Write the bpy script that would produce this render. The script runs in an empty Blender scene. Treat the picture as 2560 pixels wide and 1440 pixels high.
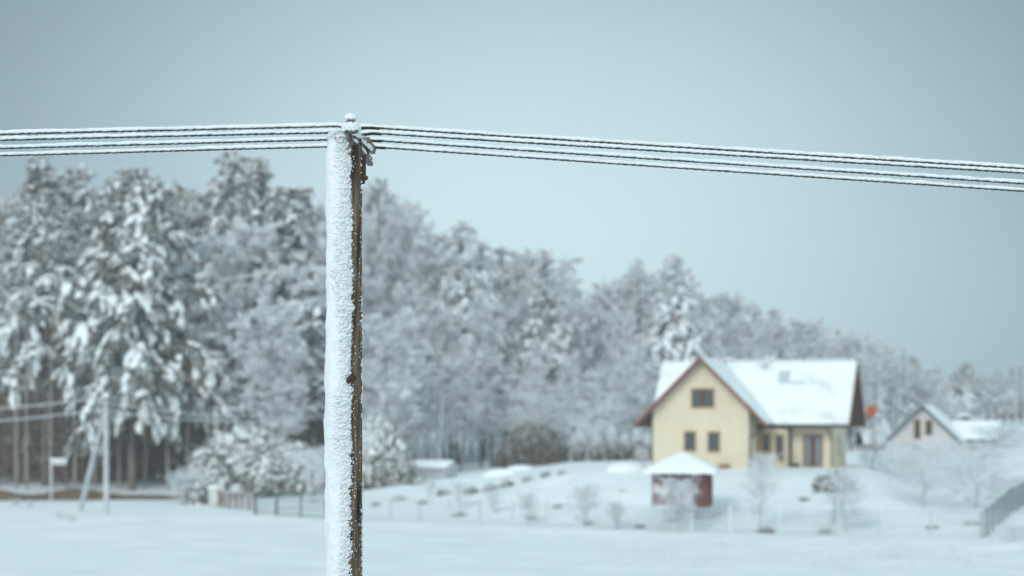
import bpy, math, random
import numpy as np
from mathutils import Vector, Matrix

# ============================================================ camera, sky, sun
F = 85.0 / 36.0 * 2560.0          # focal length in photo pixels
HX, HY = 1280.0, 1050.0           # principal point column / horizon row of the photo
CZ = 6.1                          # camera height above the field
def P(px, py, d):
    return Vector(((px - HX) / F * d, d, CZ - (py - HY) / F * d))

sc = bpy.context.scene
cam = bpy.data.cameras.new('camera'); camo = bpy.data.objects.new('camera', cam)
sc.collection.objects.link(camo); sc.camera = camo
camo.location = (0, 0, CZ); camo.rotation_euler = (math.radians(90), 0, 0)
cam.lens = 85; cam.sensor_width = 36; cam.sensor_fit = 'HORIZONTAL'
cam.shift_y = (HY - 720) / 2560.0
cam.clip_start = 0.1; cam.clip_end = 5000
cam.dof.use_dof = True; cam.dof.focus_distance = 15.72; cam.dof.aperture_fstop = 2.0
cam.dof.aperture_blades = 0

sc.view_settings.view_transform = 'Standard'
sc.view_settings.look = 'None'
sc.view_settings.exposure = 0.0
sc.view_settings.gamma = 1.0
sc.cycles.max_bounces = 8
sc.cycles.diffuse_bounces = 6
sc.cycles.volume_bounces = 1
sc.cycles.transparent_max_bounces = 8

SUN_EL, SUN_AZ = math.radians(31), math.radians(-154)   # azimuth from +y, clockwise positive: veiled sun behind the camera, to the left
world = bpy.data.worlds.new('World'); sc.world = world
world.use_nodes = True
nt = world.node_tree; N = nt.nodes; L = nt.links
N.clear()
wout = N.new('ShaderNodeOutputWorld')
bg_sky = N.new('ShaderNodeBackground'); bg_cl = N.new('ShaderNodeBackground')
addsh = N.new('ShaderNodeAddShader')
sky = N.new('ShaderNodeTexSky'); sky.sky_type = 'NISHITA'; sky.sun_disc = False
sky.sun_elevation = SUN_EL; sky.sun_rotation = SUN_AZ
sky.air_density = 1.0; sky.dust_density = 3.0; sky.ozone_density = 1.5
bg_sky.inputs['Strength'].default_value = 0.005
L.new(sky.outputs[0], bg_sky.inputs['Color'])
# overcast cloud layer: bright middle, darker surround painting the lens vignette into its colour, bright high cloud overhead
tc = N.new('ShaderNodeTexCoord')
def wmath(op, a, b=None, c=None):
    n = N.new('ShaderNodeMath'); n.operation = op
    for i, v in enumerate((a, b, c)):
        if v is None: continue
        if hasattr(v, 'links'): L.new(v, n.inputs[i])
        else: n.inputs[i].default_value = v
    return n.outputs[0]
nrm = N.new('ShaderNodeVectorMath'); nrm.operation = 'NORMALIZE'; L.new(tc.outputs['Generated'], nrm.inputs[0])
sep = N.new('ShaderNodeSeparateXYZ'); L.new(nrm.outputs[0], sep.inputs[0])
az = wmath('ARCTAN2', sep.outputs['X'], sep.outputs['Y'])
el = wmath('ARCSINE', sep.outputs['Z'])
noi = N.new('ShaderNodeTexNoise'); noi.inputs['Scale'].default_value = 5.0; noi.inputs['Detail'].default_value = 3
L.new(nrm.outputs[0], noi.inputs['Vector'])
nz = wmath('MULTIPLY', wmath('SUBTRACT', noi.outputs['Fac'], 0.5), 0.16)
da = wmath('DIVIDE', wmath('SUBTRACT', az, 0.004), 0.208)
de = wmath('DIVIDE', wmath('SUBTRACT', el, 0.062), 0.15)
r2 = wmath('ADD', wmath('MULTIPLY', da, da), wmath('MULTIPLY', de, de))
g = wmath('POWER', 2.71828, wmath('MULTIPLY', r2, -0.9))      # 1 in the bright part, 0 away
high = wmath('MINIMUM', wmath('MAXIMUM', wmath('MULTIPLY', wmath('SUBTRACT', el, 0.19), 2.6), 0.0), 1.0)
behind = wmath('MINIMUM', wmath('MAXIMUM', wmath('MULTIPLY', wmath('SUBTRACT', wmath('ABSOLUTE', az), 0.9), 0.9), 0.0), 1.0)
lift = high
mx1 = N.new('ShaderNodeMix'); mx1.data_type = 'RGBA'
mx1.inputs['A'].default_value = (0.104, 0.170, 0.232, 1)
mx1.inputs['B'].default_value = (0.640, 0.830, 0.885, 1)
L.new(wmath('ADD', g, nz), mx1.inputs['Factor'])
mx2 = N.new('ShaderNodeMix'); mx2.data_type = 'RGBA'
L.new(lift, mx2.inputs['Factor']); L.new(mx1.outputs['Result'], mx2.inputs['A'])
mx2.inputs['B'].default_value = (0.445, 0.615, 0.680, 1)
mx3 = N.new('ShaderNodeMix'); mx3.data_type = 'RGBA'       # brightness added low in the unseen sky behind the camera, lighting wood and house
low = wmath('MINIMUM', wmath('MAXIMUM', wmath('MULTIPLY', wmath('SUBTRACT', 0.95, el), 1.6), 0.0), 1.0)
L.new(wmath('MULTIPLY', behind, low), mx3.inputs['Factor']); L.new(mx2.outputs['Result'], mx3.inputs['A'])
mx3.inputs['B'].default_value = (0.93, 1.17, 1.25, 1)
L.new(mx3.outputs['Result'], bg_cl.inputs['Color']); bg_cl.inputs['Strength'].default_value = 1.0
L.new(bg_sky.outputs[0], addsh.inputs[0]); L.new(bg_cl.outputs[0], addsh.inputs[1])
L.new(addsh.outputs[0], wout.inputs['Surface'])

sun = bpy.data.lights.new('sun', 'SUN'); suno = bpy.data.objects.new('sun', sun)
sc.collection.objects.link(suno)
sun.energy = 1.3; sun.angle = math.radians(18); sun.color = (1.0, 0.985, 0.96)
sd = Vector((math.sin(SUN_AZ) * math.cos(SUN_EL), math.cos(SUN_AZ) * math.cos(SUN_EL), math.sin(SUN_EL)))
suno.rotation_euler = (-sd).to_track_quat('-Z', 'Y').to_euler()

# ============================================================ helpers
COL = sc.collection
PI = math.pi
def tag(o, label=None, cat=None, group=None, kind=None):
    if label: o['label'] = label
    if cat: o['category'] = cat
    if group: o['group'] = group
    if kind: o['kind'] = kind
    return o
def empty(name, loc, rz=0.0):
    o = bpy.data.objects.new(name, None); COL.objects.link(o)
    o.empty_display_size = 0.3; o.location = loc; o.rotation_euler = (0, 0, rz)
    return o

def hsh(ix, iy, iz, seed):
    h = (ix * 374761393 + iy * 668265263 + iz * 2147483647 + seed * 1274126177) & 0xffffffff
    h = ((h ^ (h >> 13)) * 1274126177) & 0xffffffff
    h = ((h ^ (h >> 16)) * 2246822519) & 0xffffffff
    return ((h ^ (h >> 15)) & 0xffffff) / float(0xffffff)
def vnoise(p, seed=0):
    p = np.asarray(p, dtype=np.float64)
    i = np.floor(p).astype(np.int64); f = p - i; f = f * f * (3 - 2 * f)
    r = 0.0
    for dx in (0, 1):
        wx = f[:, 0] if dx else 1 - f[:, 0]
        for dy in (0, 1):
            wy = f[:, 1] if dy else 1 - f[:, 1]
            for dz in (0, 1):
                wz = f[:, 2] if dz else 1 - f[:, 2]
                r = r + wx * wy * wz * hsh(i[:, 0] + dx, i[:, 1] + dy, i[:, 2] + dz, seed)
    return r * 2 - 1
def fbm(p, octv=4, seed=0, gain=0.5):
    p = np.asarray(p, dtype=np.float64); a = 1.0; s = 0; t = 0
    for k in range(octv):
        s = s + a * vnoise(p * (2 ** k) + 17.3 * k, seed + k); t += a; a *= gain
    return s / t
def worley(p, seed=0):
    """distance to nearest jittered cell point (rounded clumps)"""
    p = np.asarray(p, dtype=np.float64)
    i = np.floor(p).astype(np.int64); best = np.full(len(p), 9.0)
    for dx in (-1, 0, 1):
        for dy in (-1, 0, 1):
            for dz in (-1, 0, 1):
                c = i + np.array([dx, dy, dz])
                q = c + np.stack([hsh(c[:, 0], c[:, 1], c[:, 2], seed + k) for k in range(3)], 1)
                best = np.minimum(best, ((p - q) ** 2).sum(1))
    return np.sqrt(best)

class MB:
    """collects geometry for ONE mesh"""
    def __init__(s): s.v = []; s.n = 0; s.f3 = []; s.m3 = []; s.f4 = []; s.m4 = []
    def add(s, V, F, m=0):
        V = np.asarray(V, dtype=np.float64).reshape(-1, 3); F = np.asarray(F, dtype=np.int64)
        if len(F) == 0: return
        s.v.append(V)
        if F.shape[1] == 3: s.f3.append(F + s.n); s.m3.append(np.full(len(F), m))
        else: s.f4.append(F + s.n); s.m4.append(np.full(len(F), m))
        s.n += len(V)
    def box(s, x0, x1, y0, y1, z0, z1, m=0, M=None):
        V = np.array([(x, y, z) for z in (z0, z1) for y in (y0, y1) for x in (x0, x1)], float)
        if M is not None: V = np.array([tuple(M @ Vector(v)) for v in V])
        s.add(V, [(0, 2, 3, 1), (4, 5, 7, 6), (0, 1, 5, 4), (2, 6, 7, 3), (0, 4, 6, 2), (1, 3, 7, 5)], m)
        return s
    def bar(s, a, b, w, h, m=0, up=(0, 0, 1)):
        a = Vector(a); b = Vector(b); d = (b - a).normalized(); up = Vector(up)
        sd_ = d.cross(up)
        if sd_.length < 1e-4: sd_ = d.cross(Vector((1, 0, 0)))
        sd_.normalize(); u = sd_.cross(d)
        V = []
        for p in (a, b):
            for (i, j) in ((-1, -1), (1, -1), (1, 1), (-1, 1)):
                V.append(tuple(p + sd_ * (i * w / 2) + u * (j * h / 2)))
        s.add(V, [(0, 3, 2, 1), (4, 5, 6, 7), (0, 1, 5, 4), (1, 2, 6, 5), (2, 3, 7, 6), (3, 0, 4, 7)], m)
        return s
    def prism(s, poly, y0, y1, m=0, axis='y'):
        """poly: (a,b) outline in the xz plane extruded along y (or yz along x)"""
        n = len(poly); V = []
        for t in (y0, y1):
            for (a, b) in poly:
                V.append((a, t, b) if axis == 'y' else (t, a, b))
        s.add(V, [(i, (i + 1) % n, n + (i + 1) % n, n + i) for i in range(n)], m)
        c0 = np.mean(np.array(V[:n]), 0); c1 = np.mean(np.array(V[n:]), 0)
        s.add(V[:n] + [tuple(c0)], [(n, (i + 1) % n, i) for i in range(n)], m)
        s.add(V[n:] + [tuple(c1)], [(n, i, (i + 1) % n) for i in range(n)], m)
        return s
    def tube(s, pts, rad, ns=8, m=0, cap=True):
        pts = np.asarray(pts, float); k = len(pts)
        rad = np.full(k, rad) if np.isscalar(rad) else np.asarray(rad, float)
        T = np.gradient(pts, axis=0); T /= np.linalg.norm(T, axis=1)[:, None] + 1e-9
        ref = np.array([0.13, 0.21, 1.0]) if abs(T[0][2]) < 0.8 else np.array([1.0, 0.1, 0.05])
        A = np.cross(T, ref); A /= np.linalg.norm(A, axis=1)[:, None]; B = np.cross(T, A)
        a = np.linspace(0, 2 * PI, ns, endpoint=False)
        V = pts[:, None, :] + rad[:, None, None] * (np.cos(a)[None, :, None] * A[:, None, :] + np.sin(a)[None, :, None] * B[:, None, :])
        V = V.reshape(-1, 3); Fq = []
        i = np.arange(k - 1)[:, None] * ns; j = np.arange(ns)[None, :]; j2 = (j + 1) % ns
        Fq = np.stack([i + j, i + j2, i + ns + j2, i + ns + j], -1).reshape(-1, 4)
        s.add(V, Fq, m)
        if cap:
            for e, o in ((0, pts[0]), (k - 1, pts[-1])):
                ring = V[e * ns:(e + 1) * ns]
                s.add(np.vstack([ring, o[None]]), [(ns, q, (q + 1) % ns) if e else (ns, (q + 1) % ns, q) for q in range(ns)], m)
        return s
    def lathe(s, prof, c, ns=24, m=0, axis='z'):
        c = np.asarray(c, float); a = np.linspace(0, 2 * PI, ns, endpoint=False); V = []
        for (r, h) in prof:
            for t in a: V.append(c + np.array((r * math.cos(t), r * math.sin(t), h)))
        k = len(prof)
        i = np.arange(k - 1)[:, None] * ns; j = np.arange(ns)[None, :]; j2 = (j + 1) % ns
        s.add(V, np.stack([i + j, i + j2, i + ns + j2, i + ns + j], -1).reshape(-1, 4), m)
        return s
    def strips(s, A, B, w0, w1, rng, m=0):
        """many flat tapered twigs"""
        A = np.asarray(A, float); B = np.asarray(B, float); n = len(A)
        if n == 0: return s
        D = B - A; D /= np.linalg.norm(D, axis=1)[:, None] + 1e-9
        R = rng.normal(size=(n, 3)); S = np.cross(D, R); S /= np.linalg.norm(S, axis=1)[:, None] + 1e-9
        w0 = np.broadcast_to(np.asarray(w0, float), (n,))[:, None] / 2; w1 = np.broadcast_to(np.asarray(w1, float), (n,))[:, None] / 2
        V = np.stack([A - S * w0, A + S * w0, B + S * w1, B - S * w1], 1).reshape(-1, 3)
        s.add(V, np.arange(4 * n).reshape(-1, 4), m); return s
    def blobs(s, C, X, Y, Z, rng, m=0, jit=0.16, sub=1):
        """many lumps: centres C, half axes X,Y,Z (n,3)"""
        bv, bf = ICO[sub]; n = len(C)
        if n == 0: return s
        J = 1 + rng.uniform(-jit, jit, size=(n, len(bv)))
        V = C[:, None, :] + J[:, :, None] * (bv[None, :, 0:1] * X[:, None, :] + bv[None, :, 1:2] * Y[:, None, :] + bv[None, :, 2:3] * Z[:, None, :])
        Fq = (bf[None] + (np.arange(n) * len(bv))[:, None, None]).reshape(-1, 3)
        s.add(V.reshape(-1, 3), Fq, m); return s
    def mesh(s, name, mats, smooth=False):
        me = bpy.data.meshes.new(name)
        V = np.vstack(s.v)
        f3 = np.vstack(s.f3) if s.f3 else np.zeros((0, 3), int); f4 = np.vstack(s.f4) if s.f4 else np.zeros((0, 4), int)
        m = np.concatenate((s.m3 + s.m4)) if (s.m3 or s.m4) else np.zeros(0)
        me.vertices.add(len(V)); me.vertices.foreach_set('co', V.astype(np.float32).ravel())
        nl = f3.size + f4.size; me.loops.add(nl)
        me.loops.foreach_set('vertex_index', np.concatenate([f3.ravel(), f4.ravel()]).astype(np.int32))
        npoly = len(f3) + len(f4); me.polygons.add(npoly)
        st = np.concatenate([np.arange(len(f3)) * 3, f3.size + np.arange(len(f4)) * 4]).astype(np.int32)
        me.polygons.foreach_set('loop_start', st)
        me.polygons.foreach_set('material_index', m.astype(np.int32))
        me.polygons.foreach_set('use_smooth', np.full(npoly, smooth))
        me.update(calc_edges=True)
        for mt in (mats if isinstance(mats, (list, tuple)) else [mats]): me.materials.append(mt)
        return me
    def obj(s, name, mats, parent=None, smooth=False, loc=None):
        o = bpy.data.objects.new(name, s.mesh(name, mats, smooth)); COL.objects.link(o)
        if parent: o.parent = parent
        if loc is not None: o.location = loc
        return o

def _ico(sub):
    import bmesh
    bm = bmesh.new(); bmesh.ops.create_icosphere(bm, subdivisions=sub, radius=1)
    v = np.array([tuple(x.co) for x in bm.verts]); f = np.array([[q.index for q in x.verts] for x in bm.faces]); bm.free()
    return v, f
ICO = {0: _ico(1), 1: _ico(2), 2: _ico(3)}

# ============================================================ materials
def mat(name, col, rough=0.8, col2=None, nscale=5.0, spec=0.3, metal=0.0, bump=0.0, bscale=20.0, snow=None, stretch=None, snow_lo=0.3, snow_hi=0.7, detail=5, contrast=(0.35, 0.65)):
    m = bpy.data.materials.new(name); m.use_nodes = True
    t = m.node_tree; n = t.nodes; l = t.links
    b = n['Principled BSDF']; b.inputs['Roughness'].default_value = rough
    b.inputs['Specular IOR Level'].default_value = spec; b.inputs['Metallic'].default_value = metal
    b.inputs['Base Color'].default_value = (*col, 1)
    tcn = n.new('ShaderNodeTexCoord'); mp = n.new('ShaderNodeMapping'); l.new(tcn.outputs['Object'], mp.inputs[0])
    if stretch: mp.inputs['Scale'].default_value = stretch
    out = None
    if col2:
        nn = n.new('ShaderNodeTexNoise'); nn.inputs['Scale'].default_value = nscale; nn.inputs['Detail'].default_value = detail
        l.new(mp.outputs[0], nn.inputs['Vector'])
        mr = n.new('ShaderNodeMapRange'); mr.inputs[1].default_value = contrast[0]; mr.inputs[2].default_value = contrast[1]; l.new(nn.outputs['Fac'], mr.inputs[0])
        mx = n.new('ShaderNodeMix'); mx.data_type = 'RGBA'; l.new(mr.outputs[0], mx.inputs['Factor'])
        mx.inputs['A'].default_value = (*col, 1); mx.inputs['B'].default_value = (*col2, 1)
        out = mx.outputs['Result']
    if snow:   # snow or frost lying where the surface faces up
        ge = n.new('ShaderNodeNewGeometry'); sp = n.new('ShaderNodeSeparateXYZ'); l.new(ge.outputs['Normal'], sp.inputs[0])
        n2 = n.new('ShaderNodeTexNoise'); n2.inputs['Scale'].default_value = 2.0; n2.inputs['Detail'].default_value = 4; l.new(tcn.outputs['Object'], n2.inputs['Vector'])
        ad = n.new('ShaderNodeMath'); ad.operation = 'MULTIPLY_ADD'; l.new(n2.outputs['Fac'], ad.inputs[0]); ad.inputs[1].default_value = 0.8; l.new(sp.outputs['Z'], ad.inputs[2])
        mr2 = n.new('ShaderNodeMapRange'); mr2.inputs[1].default_value = snow_lo; mr2.inputs[2].default_value = snow_hi; l.new(ad.outputs[0], mr2.inputs[0])
        mx2 = n.new('ShaderNodeMix'); mx2.data_type = 'RGBA'; l.new(mr2.outputs[0], mx2.inputs['Factor'])
        if out: l.new(out, mx2.inputs['A'])
        else: mx2.inputs['A'].default_value = (*col, 1)
        mx2.inputs['B'].default_value = (*snow, 1); out = mx2.outputs['Result']
    if out: l.new(out, b.inputs['Base Color'])
    if bump:
        nb = n.new('ShaderNodeTexNoise'); nb.inputs['Scale'].default_value = bscale; nb.inputs['Detail'].default_value = 6; l.new(mp.outputs[0], nb.inputs['Vector'])
        bp = n.new('ShaderNodeBump'); bp.inputs['Strength'].default_value = bump; bp.inputs['Distance'].default_value = 0.02
        l.new(nb.outputs['Fac'], bp.inputs['Height']); l.new(bp.outputs[0], b.inputs['Normal'])
    return m
SNOWC = (0.86, 0.885, 0.90)
M = {}
M['ground'] = mat('snow_ground', SNOWC, 0.6, col2=(0.78, 0.81, 0.835), nscale=0.25, bump=0.6, bscale=1.2)
M['snow'] = mat('snow', (0.88, 0.90, 0.91), 0.65, bump=0.3, bscale=6)
M['skyl'] = mat('snowy_skylight', (0.50, 0.54, 0.56), 0.5)
M['roofsnow'] = mat('thin_roof_snow', (0.88, 0.90, 0.91), 0.65, col2=(0.62, 0.64, 0.665), nscale=0.7, bump=0.4, bscale=7, detail=8, contrast=(0.5, 0.75))
M['rime'] = mat('rime', (0.90, 0.915, 0.92), 0.55, col2=(0.84, 0.865, 0.88), nscale=45, bump=0.5, bscale=220)
M['wood'] = mat('weathered_pole_wood', (0.21, 0.145, 0.098), 0.85, col2=(0.035, 0.022, 0.014), nscale=34, stretch=(1, 1, 0.10), bump=1.0, bscale=70)
M['stub'] = mat('dark_branch_stub', (0.05, 0.032, 0.024), 0.8)
M['wire'] = mat('dark_cable', (0.035, 0.037, 0.035), 0.6, col2=(0.10, 0.09, 0.075), nscale=60)
M['steel'] = mat('galvanised_steel', (0.16, 0.14, 0.15), 0.6, col2=(0.08, 0.05, 0.045), nscale=25, metal=0.3)
M['rust'] = mat('rusty_steel', (0.045, 0.03, 0.026), 0.75, col2=(0.10, 0.05, 0.03), nscale=40)
M['ceramic'] = mat('insulator_ceramic', (0.20, 0.17, 0.14), 0.3, col2=(0.09, 0.07, 0.06), nscale=30)
M['bark'] = mat('frosted_bark', (0.21, 0.17, 0.15), 0.9, col2=(0.12, 0.10, 0.085), nscale=3, snow=(0.75, 0.78, 0.80), snow_lo=0.75, snow_hi=1.1, stretch=(1, 1, .3))
M['greybark'] = mat('grey_brown_bark', (0.22, 0.18, 0.155), 0.9, col2=(0.36, 0.33, 0.31), nscale=2)
M['frostbark'] = mat('rimed_bark', (0.50, 0.50, 0.50), 0.9, col2=(0.30, 0.29, 0.29), nscale=2)
M['needle'] = mat('pine_needles', (0.085, 0.066, 0.046), 0.9, col2=(0.17, 0.13, 0.095), nscale=0.6)
M['needle_frost'] = mat('frosted_needles', (0.66, 0.67, 0.66), 0.9, col2=(0.42, 0.42, 0.40), nscale=0.8)
M['bushbrown'] = mat('brown_twigs', (0.22, 0.17, 0.135), 0.9, col2=(0.13, 0.115, 0.085), nscale=1.2)
M['dead'] = mat('rusty_brown_needles', (0.16, 0.105, 0.075), 0.9, col2=(0.10, 0.08, 0.065), nscale=1.0)
M['frost'] = mat('hoar_frost', (0.92, 0.925, 0.935), 0.85, col2=(0.84, 0.835, 0.85), nscale=0.5)
M['twig'] = mat('frosty_twigs', (0.70, 0.665, 0.67), 0.9, col2=(0.50, 0.455, 0.45), nscale=0.7)
M['twig_dark'] = mat('dark_twigs', (0.145, 0.095, 0.066), 0.9, col2=(0.22, 0.155, 0.11), nscale=0.5)
M['wall'] = mat('cream_render', (0.71, 0.61, 0.455), 0.9, col2=(0.65, 0.55, 0.405), nscale=0.6, bump=0.15, bscale=30)
M['trimcream'] = mat('ochre_trim', (0.50, 0.37, 0.22), 0.85)
M['tile'] = mat('red_brown_roof_tile', (0.20, 0.075, 0.055), 0.7, col2=(0.14, 0.06, 0.045), nscale=6)
M['fascia'] = mat('brown_fascia_board', (0.24, 0.095, 0.07), 0.7, col2=(0.18, 0.078, 0.06), nscale=3, stretch=(1, 1, 4))
M['soffit'] = mat('dark_brown_soffit', (0.13, 0.07, 0.052), 0.8)
M['frame'] = mat('brown_window_frame', (0.115, 0.045, 0.03), 0.6)
M['glass'] = mat('window_glass', (0.03, 0.045, 0.05), 0.08, spec=0.8)
M['glass_soft'] = mat('curtained_glass', (0.16, 0.19, 0.20), 0.15, spec=0.8)
M['pipe'] = mat('brown_downpipe', (0.07, 0.05, 0.04), 0.5)
M['brickred'] = mat('red_brown_boards', (0.17, 0.065, 0.05), 0.8, col2=(0.12, 0.045, 0.035), nscale=4)
M['boards_frosted'] = mat('frosted_boards', (0.19, 0.08, 0.07), 0.8, col2=(0.74, 0.72, 0.74), nscale=1.6, detail=6, contrast=(0.42, 0.62))
M['plaster'] = mat('grey_plaster', (0.60, 0.58, 0.58), 0.9, col2=(0.53, 0.51, 0.51), nscale=0.7)
M['darkgrey'] = mat('dark_roof_edge', (0.045, 0.06, 0.06), 0.7)
M['dish'] = mat('orange_dish', (0.62, 0.16, 0.05), 0.5)
M['concrete'] = mat('frosty_concrete', (0.46, 0.455, 0.46), 0.9, col2=(0.60, 0.60, 0.61), nscale=3)
M['white'] = mat('white_plaster', (0.62, 0.64, 0.64), 0.8, col2=(0.5, 0.47, 0.42), nscale=1.5)
M['green'] = mat('green_fence_paint', (0.035, 0.10, 0.08), 0.6, col2=(0.16, 0.24, 0.23), nscale=3)
M['greendark'] = mat('dark_green_paint', (0.035, 0.085, 0.07), 0.6)
M['palewire'] = mat('frosted_fence_wire', (0.42, 0.48, 0.50), 0.8, col2=(0.30, 0.35, 0.37), nscale=2)
M['palepost'] = mat('rimed_fence_post', (0.62, 0.68, 0.70), 0.8, col2=(0.42, 0.48, 0.50), nscale=.35, detail=1)
M['earth'] = mat('bare_earth', (0.10, 0.062, 0.035), 0.95, col2=(0.17, 0.115, 0.075), nscale=1.5)
M['pot'] = mat('terracotta', (0.30, 0.13, 0.06), 0.8)
M['dark'] = mat('dark_panel', (0.02, 0.025, 0.024), 0.8)

def translucent(m, amt):
    # thin frost and ice crystals let light through
    t = m.node_tree; b = t.nodes['Principled BSDF']; o = t.nodes['Material Output']
    tr = t.nodes.new('ShaderNodeBsdfTranslucent'); mx = t.nodes.new('ShaderNodeMixShader'); mx.inputs[0].default_value = amt
    if b.inputs['Base Color'].is_linked: t.links.new(b.inputs['Base Color'].links[0].from_socket, tr.inputs['Color'])
    else: tr.inputs['Color'].default_value = b.inputs['Base Color'].default_value
    t.links.new(b.outputs[0], mx.inputs[1]); t.links.new(tr.outputs[0], mx.inputs[2]); t.links.new(mx.outputs[0], o.inputs['Surface'])
translucent(M['frost'], .55); translucent(M['needle_frost'], .35); translucent(M['twig'], .25)
# ============================================================ ground
def ss(t): t = np.clip(t, 0, 1); return t * t * (3 - 2 * t)
def fence_y(x): return np.interp(x, [-60, -16, -1.9, 11.6, 19.4, 24, 40], [168, 153, 142, 130, 127, 123, 112])
def ground_z(x, y, noise=True):
    x = np.atleast_1d(np.asarray(x, float)); y = np.atleast_1d(np.asarray(y, float))
    s = y - fence_y(x)
    top = np.interp(x, [-60, -30, -16, -5, 5, 12, 22, 30, 40, 60], [0.8, 0.8, 1.0, 1.8, 2.95, 3.05, 3.05, 3.2, 3.7, 4.3])
    S0 = np.interp(x, [-26, -16], [28, 1]); W = np.interp(x, [-26, -16, 0, 12, 22, 32], [20, 24, 18, 18, 26, 95])
    z = top * np.clip((s - S0) / W, 0, 1) ** 1.0
    e = np.clip((s - S0) / W, 0, 1); z = top * (0.6 * e + 0.4 * ss(e))
    z = z + 2.2 * ss((y - 200) / 160) + 1.0 * ss((y - 400) / 500)
    z = z + 4.4 * ss((14 - y) / 14) * ss((12 - np.abs(x)) / 10 + 0.5)         # the bank the camera stands on
    z = z - 0.4 * ss((y - 10) / 8) * 0
    if noise:
        p = np.stack([x, y, x * 0], 1)
        amp = 0.10 + 0.16 * ss((s - 2) / 6) * ss((42 - s) / 10) * ss((11 - x) / 6) * ss((x + 14) / 6) + 0.06 * ss((y - 118) / 10) * ss((150 - y) / 20)
        z = z + amp * fbm(p * np.array([0.35, 0.5, 1]), 4, 3) + 0.06 * fbm(p * 0.08, 2, 9)
        z = z + 0.07 * (1 - 2 * np.abs(fbm(p * np.array([0.55, 0.9, 1]), 3, 57))) * ss((y - 88) / 8) * ss((165 - y) / 20)
        # low ridge of ploughed snow in front of the fence
        fy = fence_y(x)
        z = z + 0.30 * np.exp(-((y - fy + 7.0) / 3.0) ** 2) * (0.55 + 0.45 * fbm(p * np.array([0.5, 0.5, 1]), 3, 21))
    return z
def gz(x, y): return float(ground_z(x, y, False)[0])
def axis(brk):
    out = []
    for (a, b, st) in brk: out += list(np.arange(a, b, st))
    return np.array(out)
xs = axis([(-400, -150, 50), (-150, -48, 4), (-48, 48, 0.6), (48, 150, 4), (150, 401, 50)])
ys = axis([(-60, 0, 6), (0, 20, 1.2), (20, 85, 4), (85, 170, 0.45), (170, 230, 1.5), (230, 400, 8), (400, 900, 40)])
X, Y = np.meshgrid(xs, ys)
Z = ground_z(X.ravel(), Y.ravel())
mb = MB(); nx = len(xs); ny = len(ys)
i = np.arange(ny - 1)[:, None] * nx; j = np.arange(nx - 1)[None, :]
mb.add(np.stack([X.ravel(), Y.ravel(), Z], 1), np.stack([i + j, i + j + 1, i + nx + j + 1, i + nx + j], -1).reshape(-1, 4))
tag(mb.obj('ground', M['ground'], smooth=True), 'snow covered field rising gently to the gardens', kind='structure')

# bank of bare earth along the lane at the edge of the wood
mb = MB(); rng = np.random.default_rng(5)
bx = np.linspace(-52, -24.2, 150); V = []; prof = [(0, -.05), (.12, .12), (.35, .22), (.7, .30), (1.3, .36), (2.4, .30), (3.2, -.1)]
for q, x in enumerate(bx):
    y = 183 + 0.10 * (x + 38) + 0.5 * math.sin(x * .25); t = min(1, (-24.2 - x) / 6.0) * (0.85 + .25 * math.sin(x * .9))
    for (a, b) in prof:
        V.append((x, y + a, gz(x, y + a) + (b + .04) * max(t, 0.02) * 2.1 - 0.04 + rng.uniform(-.03, .03)))
k = len(prof); i = np.arange(len(bx) - 1)[:, None] * k; j = np.arange(k - 1)[None, :]
Fq = np.stack([i + j, i + k + j, i + k + j + 1, i + j + 1], -1)
mb.add(V, Fq[:, :4].reshape(-1, 4), 0); mb.add(V, Fq[:, 4:].reshape(-1, 4), 1)
tag(mb.obj('earth_bank', [M['earth'], M['snow']], smooth=True), 'bare brown earth bank along the lane', kind='structure')

# ============================================================ hero pole
DP = 15.8
pc = P(868, 1050, DP); PX = pc.x
pole = empty('utility_pole', (PX, DP, 0))
tag(pole, 'round wooden power pole in front, its left side plastered with wind-blown rime', 'power pole')
ztop = P(868, 341, DP).z
def wood_r(z): return 0.0945 + (ztop - z) * 0.0012
zf0 = CZ - 1.25
mb = MB()
def polegrid(za, zb, dz, ta, tb, nt_, rf, m=0, closed=False):
    zz = np.arange(za, zb + dz * .5, dz); zz[-1] = zb
    tt = np.linspace(ta, tb, nt_, endpoint=not closed)
    T, Zg = np.meshgrid(tt, zz); R = rf(T.ravel(), Zg.ravel())
    V = np.stack([R * np.sin(T.ravel()), -R * np.cos(T.ravel()), Zg.ravel()], 1)
    n_ = len(tt); i = np.arange(len(zz) - 1)[:, None] * n_
    j = np.arange(n_ if closed else n_ - 1)[None, :]; j2 = (j + 1) % n_
    return V, np.stack([i + j, i + j2, i + n_ + j2, i + n_ + j], -1).reshape(-1, 4), n_
def wood_rf(t, z):
    r = wood_r(z)
    p = np.stack([np.sin(t) * 5, np.cos(t) * 5, z * 0.7], 1)
    g_ = fbm(p * 6, 3, 31)
    r = r + 0.0035 * fbm(p * 2.2, 3, 11) + 0.0026 * np.abs(g_) - 0.001
    r = r + 0.0012 * fbm(np.stack([np.sin(t) * 30, np.cos(t) * 30, z * 30], 1), 2, 5)
    # long drying crack low on the right side
    ck = 0.95 + 0.05 * np.sin(z * 3.0)
    w = np.exp(-((t - ck) / 0.045) ** 2) * ss((CZ - 0.30 - z) / 0.15)
    return r - 0.016 * w
V, Fq, n_ = polegrid(-0.6, zf0, 0.25, 0, 2 * PI, 96, wood_rf, closed=True); mb.add(V, Fq)
V, Fq, n_ = polegrid(zf0, ztop, 0.006, 0, 2 * PI, 240, wood_rf, closed=True); mb.add(V, Fq)
ring = V[-n_:]; mb.add(np.vstack([ring, [[0, 0, ztop]]]), [(n_, q, (q + 1) % n_) for q in range(n_)])
mb.obj('shaft', M['wood'], pole, smooth=True)

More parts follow.
